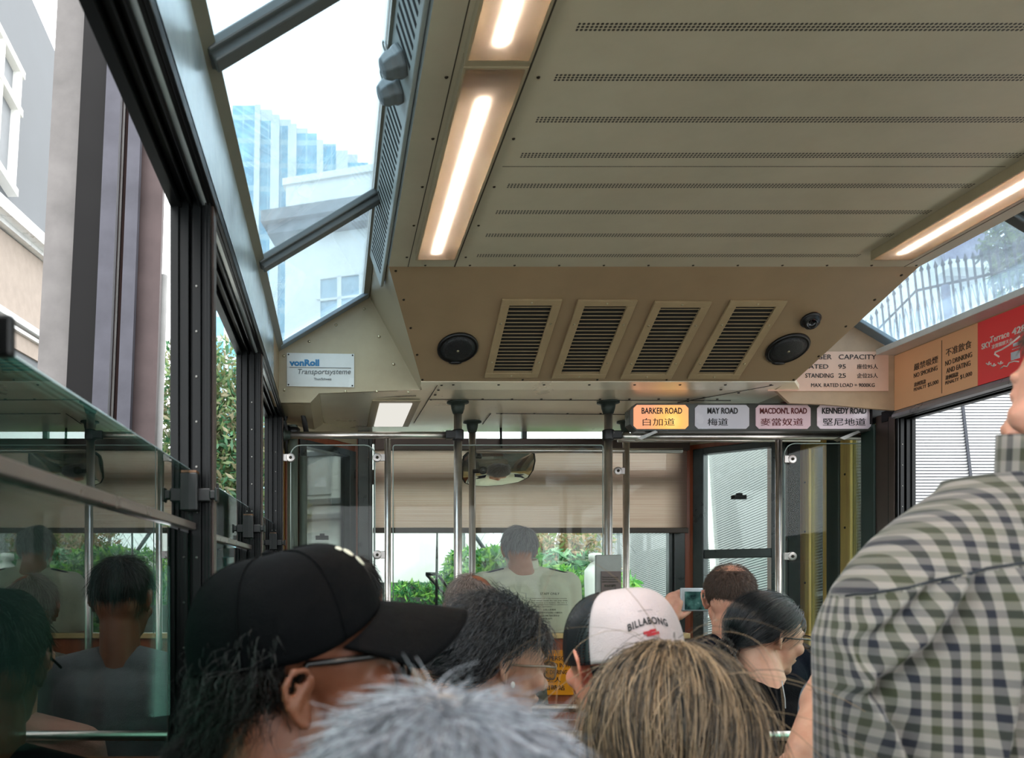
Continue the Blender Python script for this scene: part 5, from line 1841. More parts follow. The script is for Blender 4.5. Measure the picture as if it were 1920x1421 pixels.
def strands(name, P3, width, mat, parent, seed=0, taper=True, rnd=None):
    """P3: (n, k, 3) polylines -> three sided hair tubes in one mesh"""
    rg = np.random.default_rng(seed)
    n, k, _ = P3.shape
    T_ = np.gradient(P3, axis=1)
    T_ /= np.linalg.norm(T_, axis=2)[..., None] + 1e-9
    ref = rg.normal(size=(n, 1, 3)); ref /= np.linalg.norm(ref, axis=2)[..., None]
    U = np.cross(T_, np.broadcast_to(ref, T_.shape)); U /= np.linalg.norm(U, axis=2)[..., None] + 1e-9
    W = np.cross(T_, U)
    w = width * (np.linspace(1, 0.25, k)[None, :, None] if taper else 1.0) * rg.uniform(0.7, 1.3, (n, 1, 1))
    rings = [P3 + (U * math.cos(a) + W * math.sin(a)) * w for a in (0, 2 * PI / 3, 4 * PI / 3)]
    V = np.stack(rings, 2).reshape(-1, 3)
    i = np.arange(n)[:, None, None] * (k * 3) + np.arange(k - 1)[None, :, None] * 3
    j = np.arange(3)[None, None, :]
    j2 = (j + 1) % 3
    F = np.stack([i + j, i + j2, i + 3 + j2, i + 3 + j], -1).reshape(-1)
    nf = n * (k - 1) * 3
    org = np.array(ORG[parent.name])
    me = bpy.data.meshes.new(name)
    me.vertices.add(len(V)); me.vertices.foreach_set('co', (V - org).reshape(-1))
    me.loops.add(nf * 4); me.loops.foreach_set('vertex_index', F)
    me.polygons.add(nf); me.polygons.foreach_set('loop_start', np.arange(nf) * 4)
    me.polygons.foreach_set('use_smooth', np.ones(nf, dtype=bool))
    me.materials.append(mat)
    at = me.attributes.new('strand', 'FLOAT', 'POINT')
    r = (rg.random(n) if rnd is None else rnd)
    at.data.foreach_set('value', np.repeat(r, k * 3).astype(np.float32))
    me.update(); me.validate()
    o = bpy.data.objects.new(name, me); C.objects.link(o); o.parent = parent
    ORG[o.name] = ORG[parent.name]
    return o


def grow(M, n, steps, step, mask, crown=(0, -0.05, 0.11), flow=1.0, grav=0.0, noise=0.25, lift=0.006, seed=0, curl=0.0, colliders=(), rad=(0.078, 0.100, 0.086), cen=(0, -0.012, 0.035), world_down=True, flowfn=None):
    """hair roots spread over the scalp, each strand combed away from the crown"""
    rg = np.random.default_rng(seed)
    d = rg.normal(size=(n * 6, 3)); d /= np.linalg.norm(d, axis=1)[:, None]
    rad = np.array(rad); cen = np.array(cen)
    keep = mask(d)
    d = d[keep][:n]
    n = len(d)
    p = cen + d * rad
    Mi = np.array(M.inverted().to_3x3())
    down = Mi @ np.array([0, 0, -1.0]); down /= np.linalg.norm(down)
    cr = np.array(crown)
    pts = [p.copy()]
    nz = rg.normal(size=(n, 3)) * noise
    ph = rg.random(n) * 6.28
    for s_ in range(steps):
        nrm = (p - cen) / rad ** 2; nrm /= np.linalg.norm(nrm, axis=1)[:, None]
        away = p - cr; away /= np.linalg.norm(away, axis=1)[:, None] + 1e-6
        if flowfn is not None:
            away = flowfn(p, away)
        away = away - nrm * (away * nrm).sum(1)[:, None]
        away /= np.linalg.norm(away, axis=1)[:, None] + 1e-6
        v = away * flow + down * grav * (s_ + 1) / steps + nz + nrm * lift * 30 * (1 if s_ == 0 else 0.25)
        if curl:
            a = ph + s_ * 1.3
            v = v + curl * (np.cos(a)[:, None] * nrm + np.sin(a)[:, None] * np.cross(nrm, away))
        v /= np.linalg.norm(v, axis=1)[:, None]
        p = p + v * step
        q = (p - cen) / (rad * 1.02)
        L = np.linalg.norm(q, axis=1)
        ins = L < 1
        p[ins] = cen + q[ins] / L[ins][:, None] * rad * 1.03
        for cc, cr_ in colliders:
            cc = np.array(cc); cr_ = np.array(cr_)
            q = (p - cc) / cr_
            L = np.linalg.norm(q, axis=1); ins = L < 1
            p[ins] = cc + q[ins] / L[ins][:, None] * cr_
        pts.append(p.copy())
    A = np.stack(pts, 1)
    Mw = np.array(M)
    return A @ Mw[:3, :3].T + Mw[:3, 3]


def scalp(name, M, mask_fn, mat, parent, off=1.02, rad=(0.078, 0.100, 0.086), cen=(0, -0.012, 0.035)):
    """under-hair shell: the part of the skull that the hair covers"""
    rg = MB()
    nu, nv = 48, 32
    vs, idx = [], {}
    pts = {}
    for j in range(nv + 1):
        for i in range(nu):
            t_, a = PI * j / nv, 2 * PI * i / nu
            d = np.array([[math.sin(t_) * math.cos(a), math.sin(t_) * math.sin(a), math.cos(t_)]])
            pts[(i, j)] = (d, bool(mask_fn(d)[0]))
    fs = []
    for j in range(nv):
        for i in range(nu):
            q = [(i, j), ((i + 1) % nu, j), ((i + 1) % nu, j + 1), (i, j + 1)]
            if sum(pts[k][1] for k in q) >= 3:
                for k in q:
                    if k not in idx:
                        idx[k] = len(vs)
                        d = pts[k][0][0]
                        vs.append(M @ Vector((cen[0] + d[0] * rad[0] * off, cen[1] + d[1] * rad[1] * off, cen[2] + d[2] * rad[2] * off)))
                fs.append(tuple(idx[k] for k in reversed(q)))
    rg.add(vs, fs, True)
    return rg.build(name, mat, parent)


def std_mask(back=-0.05, front=0.42, side=0.05, low=-0.62):
    """ordinary hairline in head coordinates of the unit sphere"""
    def f(d):
        x, y, z = d[:, 0], d[:, 1], d[:, 2]
        line = np.where(y > 0.15, front + 0.0 * y, np.where(y < -0.35, low, side + (low - side) * np.clip((0.05 - y) / 0.4, 0, 1)))
        line = np.where((y <= 0.55) & (y > 0.05), np.minimum(line, side + (front - side) * np.clip((y - 0.05) / 0.5, 0, 1)), line)
        return z > line
    return f


def body(root, H, pose, skin, shirt, pants, vox=0.006, male=True, fat=1.0, sleeves='short', headM=None, armL=None, armR=None, neck_r=0.052, shoes=True, collar=None, build_=1.0, legs='sit', name_shirt='shirt', floor=0.0, lean=0.0, yaw=0.0):
    """H: base of neck in world space; legs='sit' seats the person on a bench, 'stand' stands them on the floor"""
    H = Vector(H)
    Ry = Matrix.Rotation(math.radians(yaw), 3, 'Z')
    L = lambda x, y, z: H + Ry @ Vector((x, y, z))
    w = build_
    s = MB(); c = MB(); tz = MB()
    head_shape(s, headM, male, fat)
    hc = headM.translation
    hn = headM @ Vector((0, -0.022, -0.07))
    capsule(s, L(0, -0.005, -0.07), hn, neck_r * 1.12, neck_r)
    capsule(s, headM @ Vector((0, -0.045, -0.03)), L(0, -0.02, -0.03), neck_r * .9, neck_r * 1.05)
    hip_z = -0.50
    # torso core
    chain(s, [L(0, 0, -0.10), L(0, 0.01, -0.30), L(0, 0.0, hip_z)], [0.10 * w, 0.10 * w, 0.115 * w])
    capsule(s, L(-0.13 * w, 0, -0.06), L(0.13 * w, 0, -0.06), 0.05, 0.05)
    # shirt torso
    SH = 0.172 * w
    for a, r0, r1 in (((-SH, 0), 0.062, 0.062),):
        capsule(c, L(-SH, 0, -0.055), L(SH, 0, -0.055), 0.062, 0.062)
    capsule(c, L(0, -0.005, -0.015), L(-SH, 0, -0.05), 0.066, 0.058); capsule(c, L(0, -0.005, -0.015), L(SH, 0, -0.05), 0.066, 0.058)
    for sx in (-1, 1):
        capsule(c, L(sx * 0.085 * w, 0.0, -0.11), L(sx * 0.075 * w, 0.01, -0.34), 0.108 * w, 0.10 * w)
        capsule(c, L(sx * 0.075 * w, 0.01, -0.34), L(sx * 0.065 * w, 0.0, hip_z), 0.10 * w, 0.115 * w)
    capsule(c, L(0, -0.01, -0.12), L(0, 0.01, hip_z), 0.12 * w, 0.125 * w)
    for sx, arm in ((-1, armL), (1, armR)):
        sh = L(sx * SH, 0, -0.055)
        if arm is None:
            arm = (L(sx * (SH + 0.045), 0.03, -0.34), L(sx * 0.09, 0.24, -0.42))
        el, wr = Vector(arm[0]), Vector(arm[1])
        palm = wr + (wr - el).normalized() * 0.055
        chain(s, [sh, el, wr], [0.046 * w, 0.036, 0.025])
        capsule(s, el, el + (wr - el) * .35, 0.036, 0.038)
        fw = (wr - el).normalized()
        if len(arm) > 2:
            fingers(s, palm, arm[2], arm[3], arm[4], sx)
        else:
            fingers(s, palm, fw, Ry @ Vector((-sx, 0.1, 0)), Vector((0, 0.1, -1)), sx)
        if sleeves == 'short':
            capsule(c, sh, sh.lerp(el, 0.62), 0.062 * w, 0.056)
        elif sleeves == 'long':
            chain(c, [sh, el, wr], [0.062 * w, 0.050, 0.038])
    # legs
    for sx in (-1, 1):
        hp = L(sx * 0.095 * w, 0.0, hip_z - 0.02)
        if legs == 'sit':
            kn = L(sx * 0.12, 0.28, hip_z + 0.01); kn.z = max(kn.z, floor + 0.46)
            an = Vector((kn.x, kn.y - 0.06, floor + 0.08))
        else:
            kn = Vector((hp.x + sx * .02, hp.y + 0.02, floor + 0.48)); an = Vector((kn.x, kn.y - 0.03, floor + 0.08))
        chain(s, [hp, kn, an], [0.07, 0.048, 0.034])
        chain(tz, [hp, kn, an + Vector((0, 0, 0.03))], [0.092 * w, 0.064, 0.05])
        capsule(s, an + Vector((0, -0.02, -0.04)), an + Vector((0, 0.14, -0.05)), 0.03, 0.026)
        if shoes:
            sb = MB(); capsule(sb, an + Vector((0, -0.03, -0.035)), an + Vector((0, 0.15, -0.045)), 0.042, 0.034)
            capsule(sb, an + Vector((0, -0.02, -0.02)), an + Vector((0, 0.03, -0.0)), 0.04, 0.042)
            o = sb.build('shoe', plain('dark_shoe', (40, 36, 34), 0.6), root); remesh(o, 0.008)
    capsule(tz, L(-0.075 * w, 0, hip_z), L(0.075 * w, 0, hip_z), 0.118 * w, 0.118 * w)
    bo = s.build('body', skin, root); remesh(bo, vox, 2)
    so = c.build(name_shirt, shirt, root); remesh(so, 0.008, 6)
    to = tz.build('trousers', pants, root); remesh(to, 0.010, 4)
    return bo, so, to


def eyes(root, M):
    wm = plain('eye_white', (220, 214, 208), 0.2)
    for sd in (-1, 1):
        b = MB(); b.ball(M @ Vector((sd * 0.030, 0.0815, 0.0)), 0.0115 * M.to_scale()[0], None, 12, 8)
        b.cur = 1; b.ball(M @ Vector((sd * 0.030, 0.0885, 0.0)), 0.0056 * M.to_scale()[0], None, 10, 6)
        b.build('eye', [wm, plain('eye_dark', (30, 22, 18), 0.15)], root)


def glasses(root, M, rim, rimr=0.0018, lens=True, temple=None, w=0.026, h=0.018, armz=0.004, arm_r=None):
    t = lambda x, y, z: M @ Vector((x, y, z))
    arm_r = arm_r or rimr
    fr = MB()
    for sd in (-1, 1):
        loop = []
        for k in range(20):
            a = 2 * PI * k / 20
            x = math.copysign(abs(math.cos(a)) ** 0.6, math.cos(a)) * w
            z = math.copysign(abs(math.sin(a)) ** 0.6, math.sin(a)) * h
            loop.append(t(sd * 0.033 + x, 0.108 - abs(sd * 0.033 + x) * 0.12, z - 0.004))
        fr.tube(loop, rimr, 8, closed=True)
        fr.tube([t(sd * (0.033 + w), 0.1, armz), t(sd * 0.074, 0.07, armz + .002), t(sd * 0.079, 0.02, armz), t(sd * 0.079, -0.010, armz), t(sd * 0.078, -0.022, armz - 0.018)], arm_r, 8)
    fr.tube([t(-0.008, 0.108, 0.0), t(0, 0.112, 0.003), t(0.008, 0.108, 0.0)], rimr, 8)
    g = fr.build('glasses', rim, root)
    lm = MB()
    for sd in (-1, 1):
        pts = []
        for k in range(20):
            a = 2 * PI * k / 20
            x = math.copysign(abs(math.cos(a)) ** 0.6, math.cos(a)) * w
            z = math.copysign(abs(math.sin(a)) ** 0.6, math.sin(a)) * h
            pts.append(t(sd * 0.033 + x, 0.108 - abs(sd * 0.033 + x) * 0.12, z - 0.004))
        nrm = (M.to_3x3() @ Vector((0, 1, 0))).normalized()
        lm.plate(pts, nrm * 0.0012)
    lm.build('lens', PANE_IN, g)
    return g


def cap(root, M, mats, reverse=False, brim=True, panel=None, h=0.098, z0=0.030, r=(0.087, 0.108), cy=-0.012, name='cap', brim_len=0.075, brim_drop=0.022, brim_tilt=-0.012, lift=0.0, cpitch=0):
    """mats: crown, front panel, brim"""
    Mc = M @ (Matrix.Rotation(PI, 4, 'Z') if reverse else Matrix.Identity(4))
    Mc = Mc @ Matrix.Rotation(math.radians(cpitch), 4, 'X')
    if reverse:
        cy = -cy
    co = thing_child = bpy.data.objects.new(name, None)
    C.objects.link(co); co.parent = root; ORG[co.name] = ORG[root.name]
    co.empty_display_size = 0.03
    # front rises a little higher than the back

    def f(u, v):
        a = 2 * PI * u + PI / 2
        t_ = v * PI / 2
        rr = math.cos(t_) ** 0.62 if v < 1 else 0
        zz = math.sin(t_) ** 0.95
        x = r[0] * math.cos(a) * rr; y = r[1] * math.sin(a) * rr + cy
        fr = max(0, math.sin(a))
        z = z0 - 0.010 * (1 - fr) * (1 - v) + (h - lift * fr ** 2 * (1 - v)) * zz + lift * fr ** 2 * (1 - v) + 0.010 * fr * math.sin(t_ * 2)
        seam = abs(((u * 6) % 1) - 0.5) * 2          # 1 at the seams
        k = 1 - 0.014 * (seam ** 12) * (v < 0.98) + 0.004 * math.sin(a * 5 + v * 9) * (1 - v)
        return Mc @ Vector((x * k, (y - cy) * k + cy, z))
    nu, nv = 96, 28
    if panel is None:
        b = MB(); b.grid(f, nu, nv, wrap=True); o = b.build('crown', mats[0], co)
    else:
        pa = panel / 360
        # u=0 is the cap's front; the front panel spans +-panel/2 and narrows to the button
        b, fp = MB(), MB()
        f1 = lambda u, v: f(pa / 2 + u * (1 - pa), v)
        b.grid(f1, 70, nv)
        o = b.build('crown', mats[0], co)
        f2 = lambda u, v: f(-pa / 2 + u * pa, v) + (Mc.to_3x3() @ Vector((0, 0.0015, 0.001)))
        fp.grid(f2, 30, nv)
        o2 = fp.build('front_panel', mats[1], co)
        sd = o2.modifiers.new('t', 'SOLIDIFY'); sd.thickness = 0.0015; sd.offset = 0
    sd = o.modifiers.new('t', 'SOLIDIFY'); sd.thickness = 0.002; sd.offset = -1
    sm_ = MB()
    for k in range(6):
        u = (k + (0.0 if panel is None else 0.5) * 0 + 0.0) / 6
        sm_.tube([f(u, v / 14) + (Mc.to_3x3() @ Vector((0, 0, 0.0006))) for v in range(0, 14)], 0.0011, 5)
    sm_.build('seams', mats[3] if len(mats) > 3 else mats[0], co, kind='stuff')
    b = MB(); b.ball(f(0, 1), (0.008, 0.008, 0.0045), None, 12, 8); b.build('button', mats[0], co)
    if brim:
        def g(u, v):
            a = math.radians(-64 + 128 * u)
            x0 = r[0] * 1.0 * math.sin(a); y0 = r[1] * math.cos(a) + cy
            ext = brim_len * (math.cos(a * 0.82) ** 0.6)
            x = x0 * (1 + 0.10 * v); y = y0 + ext * v
            z = z0 + 0.002 + lift - brim_drop * (x / 0.08) ** 2 + brim_tilt * v - 0.004 * v * v
            return Mc @ Vector((x, y, z))
        b = MB(); b.grid(g, 36, 12); o = b.build('brim', mats[2], co)
        sd = o.modifiers.new('t', 'SOLIDIFY'); sd.thickness = 0.004; sd.offset = 0
    return co, f, Mc


BLACKFAB = clothm('black_fabric', (20, 21, 24))
NAVYFAB = clothm('dark_navy_cotton', (18, 22, 32))
PANTS = clothm('dark_trousers', (40, 42, 50))
DENIM = clothm('faded_denim', (74, 100, 118))
CREAMFAB = clothm('cream_uniform_shirt', (255, 252, 228), 0.75)
GREYFAB = clothm('grey_cotton', (120, 120, 124))
SK1 = skinm('brown_skin', (122, 74, 52))  # one even brown tone
SK2 = skinm('fair_skin', (214, 160, 138), 0.2)
SK3 = skinm('light_skin', (206, 160, 136))


def put_eye_line(px, py, Y):
    return P(px, py, Y)


# --- 1 man in a black cap, profile to the right, nearest row left
Y = 0.85
Mh = head_matrix(P(576, 1236, Y), yaw=-80, pitch=4, roll=0, s=0.95)
EAR_DZ[0] = -0.034
r1 = thing('person', (Mh.translation.x, Y, 0), 'person in a plain black cap and dark glasses looking right, nearest seats on the left', 'person')
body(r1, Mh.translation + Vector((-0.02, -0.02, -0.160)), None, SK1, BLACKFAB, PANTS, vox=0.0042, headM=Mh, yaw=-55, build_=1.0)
EAR_DZ[0] = -0.004
eyes(r1, Mh)
glasses(r1, Mh, plain('black_frame', (12, 11, 12), 0.3), 0.0026, h=0.020, w=0.027, arm_r=0.0036)
CAPB = clothm('black_cap_cotton', (4, 5, 7), 0.6, 900)
co, fcap, Mc = cap(r1, Mh, [CAPB, CAPB, CAPB], h=0.104, z0=0.019, cy=-0.020, r=(0.090, 0.112), brim_len=0.098, brim_drop=0.032, brim_tilt=-0.026, lift=0.026, cpitch=7)
b = MB()
for (u, v), (ru, rv) in (((0.945, 0.52), (0.012, 0.05)), ((0.962, 0.40), (0.014, 0.05)), ((0.93, 0.60), (0.008, 0.03))):
    pts = []
    for k in range(14):
        a = 2 * PI * k / 14
        pts.append(fcap((u + ru * math.cos(a)) % 1, v + rv * math.sin(a)))
    cc = sum(pts, Vector()) / len(pts)
    nn = (cc - Mh @ Vector((0, -0.01, 0.04))).normalized()
    b.plate([p + nn * 0.001 for p in pts], nn * 0.0012)
b.build('cap_emblem', plain('ivory_emblem', (226, 222, 200), 0.6), co)
m1 = lambda d: (d[:, 2] < 0.10) & (d[:, 1] < -0.05) & (d[:, 2] > -0.95) & ~((np.abs(d[:, 0]) > 0.85) & (d[:, 1] > -0.2))
DKHAIR = hairm('black_brown_hair', (8, 7, 7), (30, 26, 24))
scalp('hair_base', Mh, m1, plain('dark_scalp', (20, 16, 14), 0.8), r1)
A = grow(Mh, 7000, 15, 0.011, m1, grav=1.2, noise=0.3, curl=0.95, lift=0.012, seed=5, crown=(0, 0.05, 0.14))
strands('hair', A, 0.0004, DKHAIR, r1, 5)
# cream stripes of the collar
b = MB()
for k, zz in enumerate((-0.128, -0.140, -0.152)):
    pts = []
    for q in range(13):
        a = math.radians(150 + q * 14)
        pts.append(Mh.translation + Vector((0.088 * math.cos(a) - 0.035, 0.075 * math.sin(a) - 0.02, zz - 0.006 * math.cos(a))))
    b.tube(pts, 0.0022, 6)
b.build('striped_collar', plain('cream_stripe', (210, 200, 170), 0.7), r1)

# --- 2 grey haired head close to the camera
Y = 0.44
Mh = head_matrix(P(822, 1712, Y), yaw=6, pitch=-8, s=0.98)
r2 = thing('person', (Mh.translation.x, Y, 0), 'person with short grey hair, out of focus, closest to the viewer', 'person')
body(r2, Mh.translation + Vector((0, -0.02, -0.160)), None, SK2, GREYFAB, PANTS, vox=0.007, headM=Mh)
m2 = std_mask()
GREYH = hairm('grey_hair', (66, 68, 74), (184, 188, 198), 0.5)
scalp('hair_base', Mh, m2, plain('grey_scalp', (132, 124, 120), 0.8, var=0.3, scale=60), r2)
A = grow(Mh, 9000, 6, 0.0060, m2, noise=0.30, lift=0.007, seed=6, crown=(0.0, -0.03, 0.14))
strands('hair', A, 0.00055, GREYH, r2, 6)

# --- 3 long fair brown hair, centre foreground
Y = 0.98
Mh = head_matrix(P(1262, 1400, Y), yaw=-24, pitch=-10, s=0.98)
r3 = thing('person', (Mh.translation.x, Y, 0), 'person with long light brown hair seen from behind, centre foreground', 'person')
body(r3, Mh.translation + Vector((0, -0.02, -0.160)), None, SK3, clothm('brown_top', (70, 60, 56)), PANTS, vox=0.008, headM=Mh)
m3 = lambda d: (d[:, 2] > -0.45) & ~((d[:, 1] > 0.45) & (d[:, 2] < 0.35))
BRH = hairm('light_brown_hair', (18, 13, 10), (170, 142, 110), 0.36, 0.6)
scalp('hair_base', Mh, m3, plain('brown_scalp', (74, 56, 44), 0.7), r3, off=1.03)
col3 = [((0, -0.03, -0.05), (0.083, 0.098, 0.12)), ((0, 0.0, -0.30), (0.20, 0.11, 0.13))]
A = grow(Mh, 9000, 17, 0.020, m3, crown=(0.0, -0.015, 0.135), flow=1.0, grav=1.6, noise=0.10, lift=0.006, seed=9, colliders=col3, rad=(0.086, 0.106, 0.094))
rnd = np.clip(0.5 + 0.42 * np.sin(A[:, 0, 0] * 190 + A[:, 0, 1] * 70) + np.random.default_rng(4).normal(size=len(A)) * 0.25, 0, 1) ** 1.7
strands('hair', A, 0.00055, BRH, r3, 9, rnd=rnd)
A = grow(Mh, 260, 17, 0.020, m3, crown=(0.0, -0.015, 0.135), flow=1.0, grav=1.1, noise=0.42, lift=0.02, seed=19, colliders=col3, rad=(0.092, 0.112, 0.100))
strands('loose_hair', A, 0.0004, BRH, r3, 19)

# --- 4 man with the white fronted cap worn backwards
Y = 1.25
Mh = head_matrix(P(1160, 1240, Y), yaw=10, pitch=-2, roll=-6, s=0.94)
r4 = thing('person', (Mh.translation.x, Y, 0), 'person wearing a white and black mesh cap backwards with black lettering', 'person')
SK4 = skinm('ruddy_skin', (222, 150, 128), 0.5)  # one reddish tone over the whole body
body(r4, Mh.translation + Vector((0, -0.02, -0.160)), None, SK4, clothm('grey_blue_shirt', (110, 114, 124)), PANTS, vox=0.0045, headM=Mh, fat=1.05)
t = Nt('black_cap_mesh')
g = t.obj()
s = t.n('SeparateXYZ'); t.l(g, s.inputs[0])
fx = t.math('SUBTRACT', t.math('FRACT', t.math('MULTIPLY', t.math('ADD', s.outputs['X'], s.outputs['Y']), 210.0)), 0.5)
fz = t.math('SUBTRACT', t.math('FRACT', t.math('MULTIPLY', t.math('ADD', s.outputs['Z'], t.math('MULTIPLY', s.outputs['Y'], 0.6)), 230.0)), 0.5)
dd = t.math('SQRT', t.math('ADD', t.math('MULTIPLY', fx, fx), t.math('MULTIPLY', fz, fz)))
hole = t.math('LESS_THAN', dd, 0.30)
bb = t.bsdf((0.010, 0.011, 0.013, 1), 0.45)
tr = t.n('BsdfTransparent')
CMESH = t.done(t.mixs(hole, bb.outputs[0], tr.outputs[0]))
WHC = clothm('white_cap_foam', (214, 196, 196), 0.9, 700)
BLK = clothm('black_cap_brim', (14, 15, 18), 0.8)
co, fcap, Mc = cap(r4, Mh, [CMESH, WHC, BLK, BLK], reverse=True, panel=128, h=0.104, z0=0.014, r=(0.090, 0.110), brim_len=0.055, brim_drop=0.010, brim_tilt=-0.052)
scalp('hair', Mh, lambda d: d[:, 2] > 0.05, plain('fair_short_hair', (120, 92, 70), 0.8), r4, off=0.99)
# lettering follows the front panel
def cap_text(body_, u0, v0, size, mat, nm, bold=0.0, arc=0.0, width=None):
    cu = bpy.data.curves.new('t', 'FONT'); cu.body = body_; cu.size = 1; cu.align_x = 'CENTER'; cu.align_y = 'CENTER'; cu.offset = bold; cu.space_character = 1.15
    to = bpy.data.objects.new('t', cu); C.objects.link(to); bpy.context.view_layer.update()
    me = bpy.data.meshes.new_from_object(to.evaluated_get(bpy.context.evaluated_depsgraph_get()))
    bpy.data.objects.remove(to); bpy.data.curves.remove(cu)
    bm = bmesh.new(); bm.from_mesh(me)
    bmesh.ops.triangulate(bm, faces=bm.faces)
    org = Vector(ORG[co.name])
    xs = [v.co.x for v in bm.verts]
    wd = max(xs) - min(xs)
    for v in bm.verts:
        x = v.co.x / wd * width; y = v.co.y * size
        y -= arc * (x / (width / 2)) ** 2
        u = (u0 + x) % 1; vv = v0 + y
        p = fcap(u, vv)
        nn = (p - Mc @ Vector((0, 0, 0.04))).normalized()
        v.co = p + nn * 0.0035 - org
    bm.to_mesh(me); bm.free()
    me.materials.clear(); me.materials.append(mat)
    o = bpy.data.objects.new(nm, me); C.objects.link(o); o.parent = co; ORG[o.name] = ORG[co.name]
    return o


cap_text('BILLABONG', 0.985, 0.29, 0.085, BLACKT, 'lettering', 0.03, 0.04, 0.115)
cap_text('THE ORIGINAL', 0.985, 0.395, 0.022, plain('grey_print', (110, 100, 104), 0.6), 'small_lettering', 0.0, 0.005, 0.046)
b = MB()
for (du, dv) in ((-0.012, 0.20), (0.006, 0.21), (-0.004, 0.18), (0.012, 0.185)):
    pts = [fcap((0.985 + du + a_) % 1, dv + c_) + (Mc.to_3x3() @ Vector((0, 0.004, 0))) for a_, c_ in ((-0.010, -0.012), (0.010, -0.008), (0.010, 0.014), (-0.010, 0.010))]
    b.plate(pts, Mc.to_3x3() @ Vector((0, 0.0008, 0)))
b.build('red_emblem', plain('red_emblem', (190, 40, 52), 0.6), co)
mb4 = lambda d: (d[:, 2] < -0.25) & (d[:, 2] > -0.98) & (d[:, 1] > 0.0) & (np.abs(d[:, 0]) > 0.25)
A = grow(Mh, 1500, 3, 0.006, mb4, grav=1.0, noise=0.5, lift=0.02, seed=12, rad=(0.066, 0.092, 0.082), cen=(0, 0.012, -0.035))
strands('beard', A, 0.0004, hairm('fair_stubble', (150, 108, 80), (226, 190, 160)), r4, 12)

# --- 5 woman with black wavy hair and glasses, profile right
Y = 1.5
Mh = head_matrix(P(930, 1243, Y), yaw=-74, pitch=-6, s=0.93)
r5 = thing('person', (Mh.translation.x, Y, 0), 'person with short wavy black hair, earring and clear glasses facing right', 'person')
body(r5, Mh.translation + Vector((-0.015, -0.02, -0.160)), None, SK3, clothm('charcoal_top', (38, 40, 46)), PANTS, vox=0.0045, headM=Mh, male=False, build_=0.92)
eyes(r5, Mh)
glasses(r5, Mh, plain('clear_frame', (150, 130, 110), 0.2), 0.0018, h=0.017, arm_r=0.0022)
m5 = std_mask(front=0.35, side=-0.02, low=-0.75)
BLH = hairm('black_hair', (8, 9, 12), (34, 38, 44), 0.28, 0.8)
scalp('hair_base', Mh, m5, plain('black_scalp', (10, 10, 12), 0.6), r5, off=1.05)
def back_sweep(p, away):
    v = away * 0.8 + np.array([0, -0.9, -0.25])
    return v / np.linalg.norm(v, axis=1)[:, None]
A = grow(Mh, 8000, 7, 0.012, m5, crown=(0, 0.05, 0.13), grav=0.3, noise=0.22, curl=0.45, lift=0.016, seed=21, rad=(0.086, 0.108, 0.096), flowfn=back_sweep)
strands('hair', A, 0.0006, BLH, r5, 21)
b = MB(); e = Mh @ Vector((0.080, -0.002, -0.034)); b.ball(e, (0.004, 0.004, 0.006)); b.build('earring', plain('pearl', (226, 220, 210), 0.15), r5)

# --- 6 bald crowned head in front of the driver
Y = 2.6
Mh = head_matrix(P(885, 1146, Y), yaw=-14, pitch=-4)
r6 = thing('person', (Mh.translation.x, Y, 0), 'person with a balding grey brown head in front of the driver', 'person')
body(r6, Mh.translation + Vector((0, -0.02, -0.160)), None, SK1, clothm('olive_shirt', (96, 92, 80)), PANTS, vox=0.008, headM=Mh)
m6 = lambda d: std_mask()(d) & ~((d[:, 2] > 0.55) & (d[:, 0] > 0.05) & (d[:, 1] > -0.6))
A = grow(Mh, 3500, 5, 0.009, m6, noise=0.2, lift=0.006, seed=31)
strands('hair', A, 0.0006, hairm('grey_brown_hair', (84, 70, 66), (158, 142, 134)), r6, 31)
scalp('hair_base', Mh, m6, plain('brown_scalp', (74, 56, 44)), r6, off=1.005)

# --- 7 the driver
Y = 3.76
Mh = head_matrix(P(973, 1034, Y), yaw=-8, pitch=-6, roll=2, s=0.95)
r7 = thing('person', (Mh.translation.x, Y, 0), 'driver with grey hair and a cream uniform shirt seen from behind through the screen', 'person')
body(r7, P(985, 1076, Y), None, SK2, CREAMFAB, PANTS, vox=0.007, headM=Mh, build_=1.12, legs='stand', floor=0.0)
scalp('hair_base', Mh, std_mask(low=-0.9), plain('grey_scalp', (132, 124, 120)), r7, off=1.01)
A = grow(Mh, 7000, 6, 0.009, std_mask(low=-0.9), crown=(0.02, -0.05, 0.12), noise=0.15, lift=0.010, seed=41)
strands('hair', A, 0.0007, hairm('steel_grey_hair', (120, 116, 122), (216, 212, 216), 0.4), r7, 41)
b = MB()
def colr(u, v):
    a = 2 * PI * u
    return P(980, 1060, Y) + Vector((0.070 * math.cos(a) * (1 + .12 * (1 - v)), 0.064 * math.sin(a) * (1 + .1 * (1 - v)), -0.012 + 0.042 * v + 0.010 * math.sin(a)))
b.grid(colr, 30, 4, wrap=True); o = b.build('shirt_collar', CREAMFAB, r7); sd = o.modifiers.new('t', 'SOLIDIFY'); sd.thickness = 0.006
for sx in (-1, 1):
    b = MB(); c = P(985, 1076, Y) + Vector((sx * 0.15, 0.0, 0.012)); b.obox(c, (1, 0, -sx * 0.25), (0, 1, 0), (sx * 0.25, 0, 1), 0.045, 0.028, 0.006); b.build('shoulder_board', plain('navy_epaulette', (40, 36, 56), 0.7), r7)

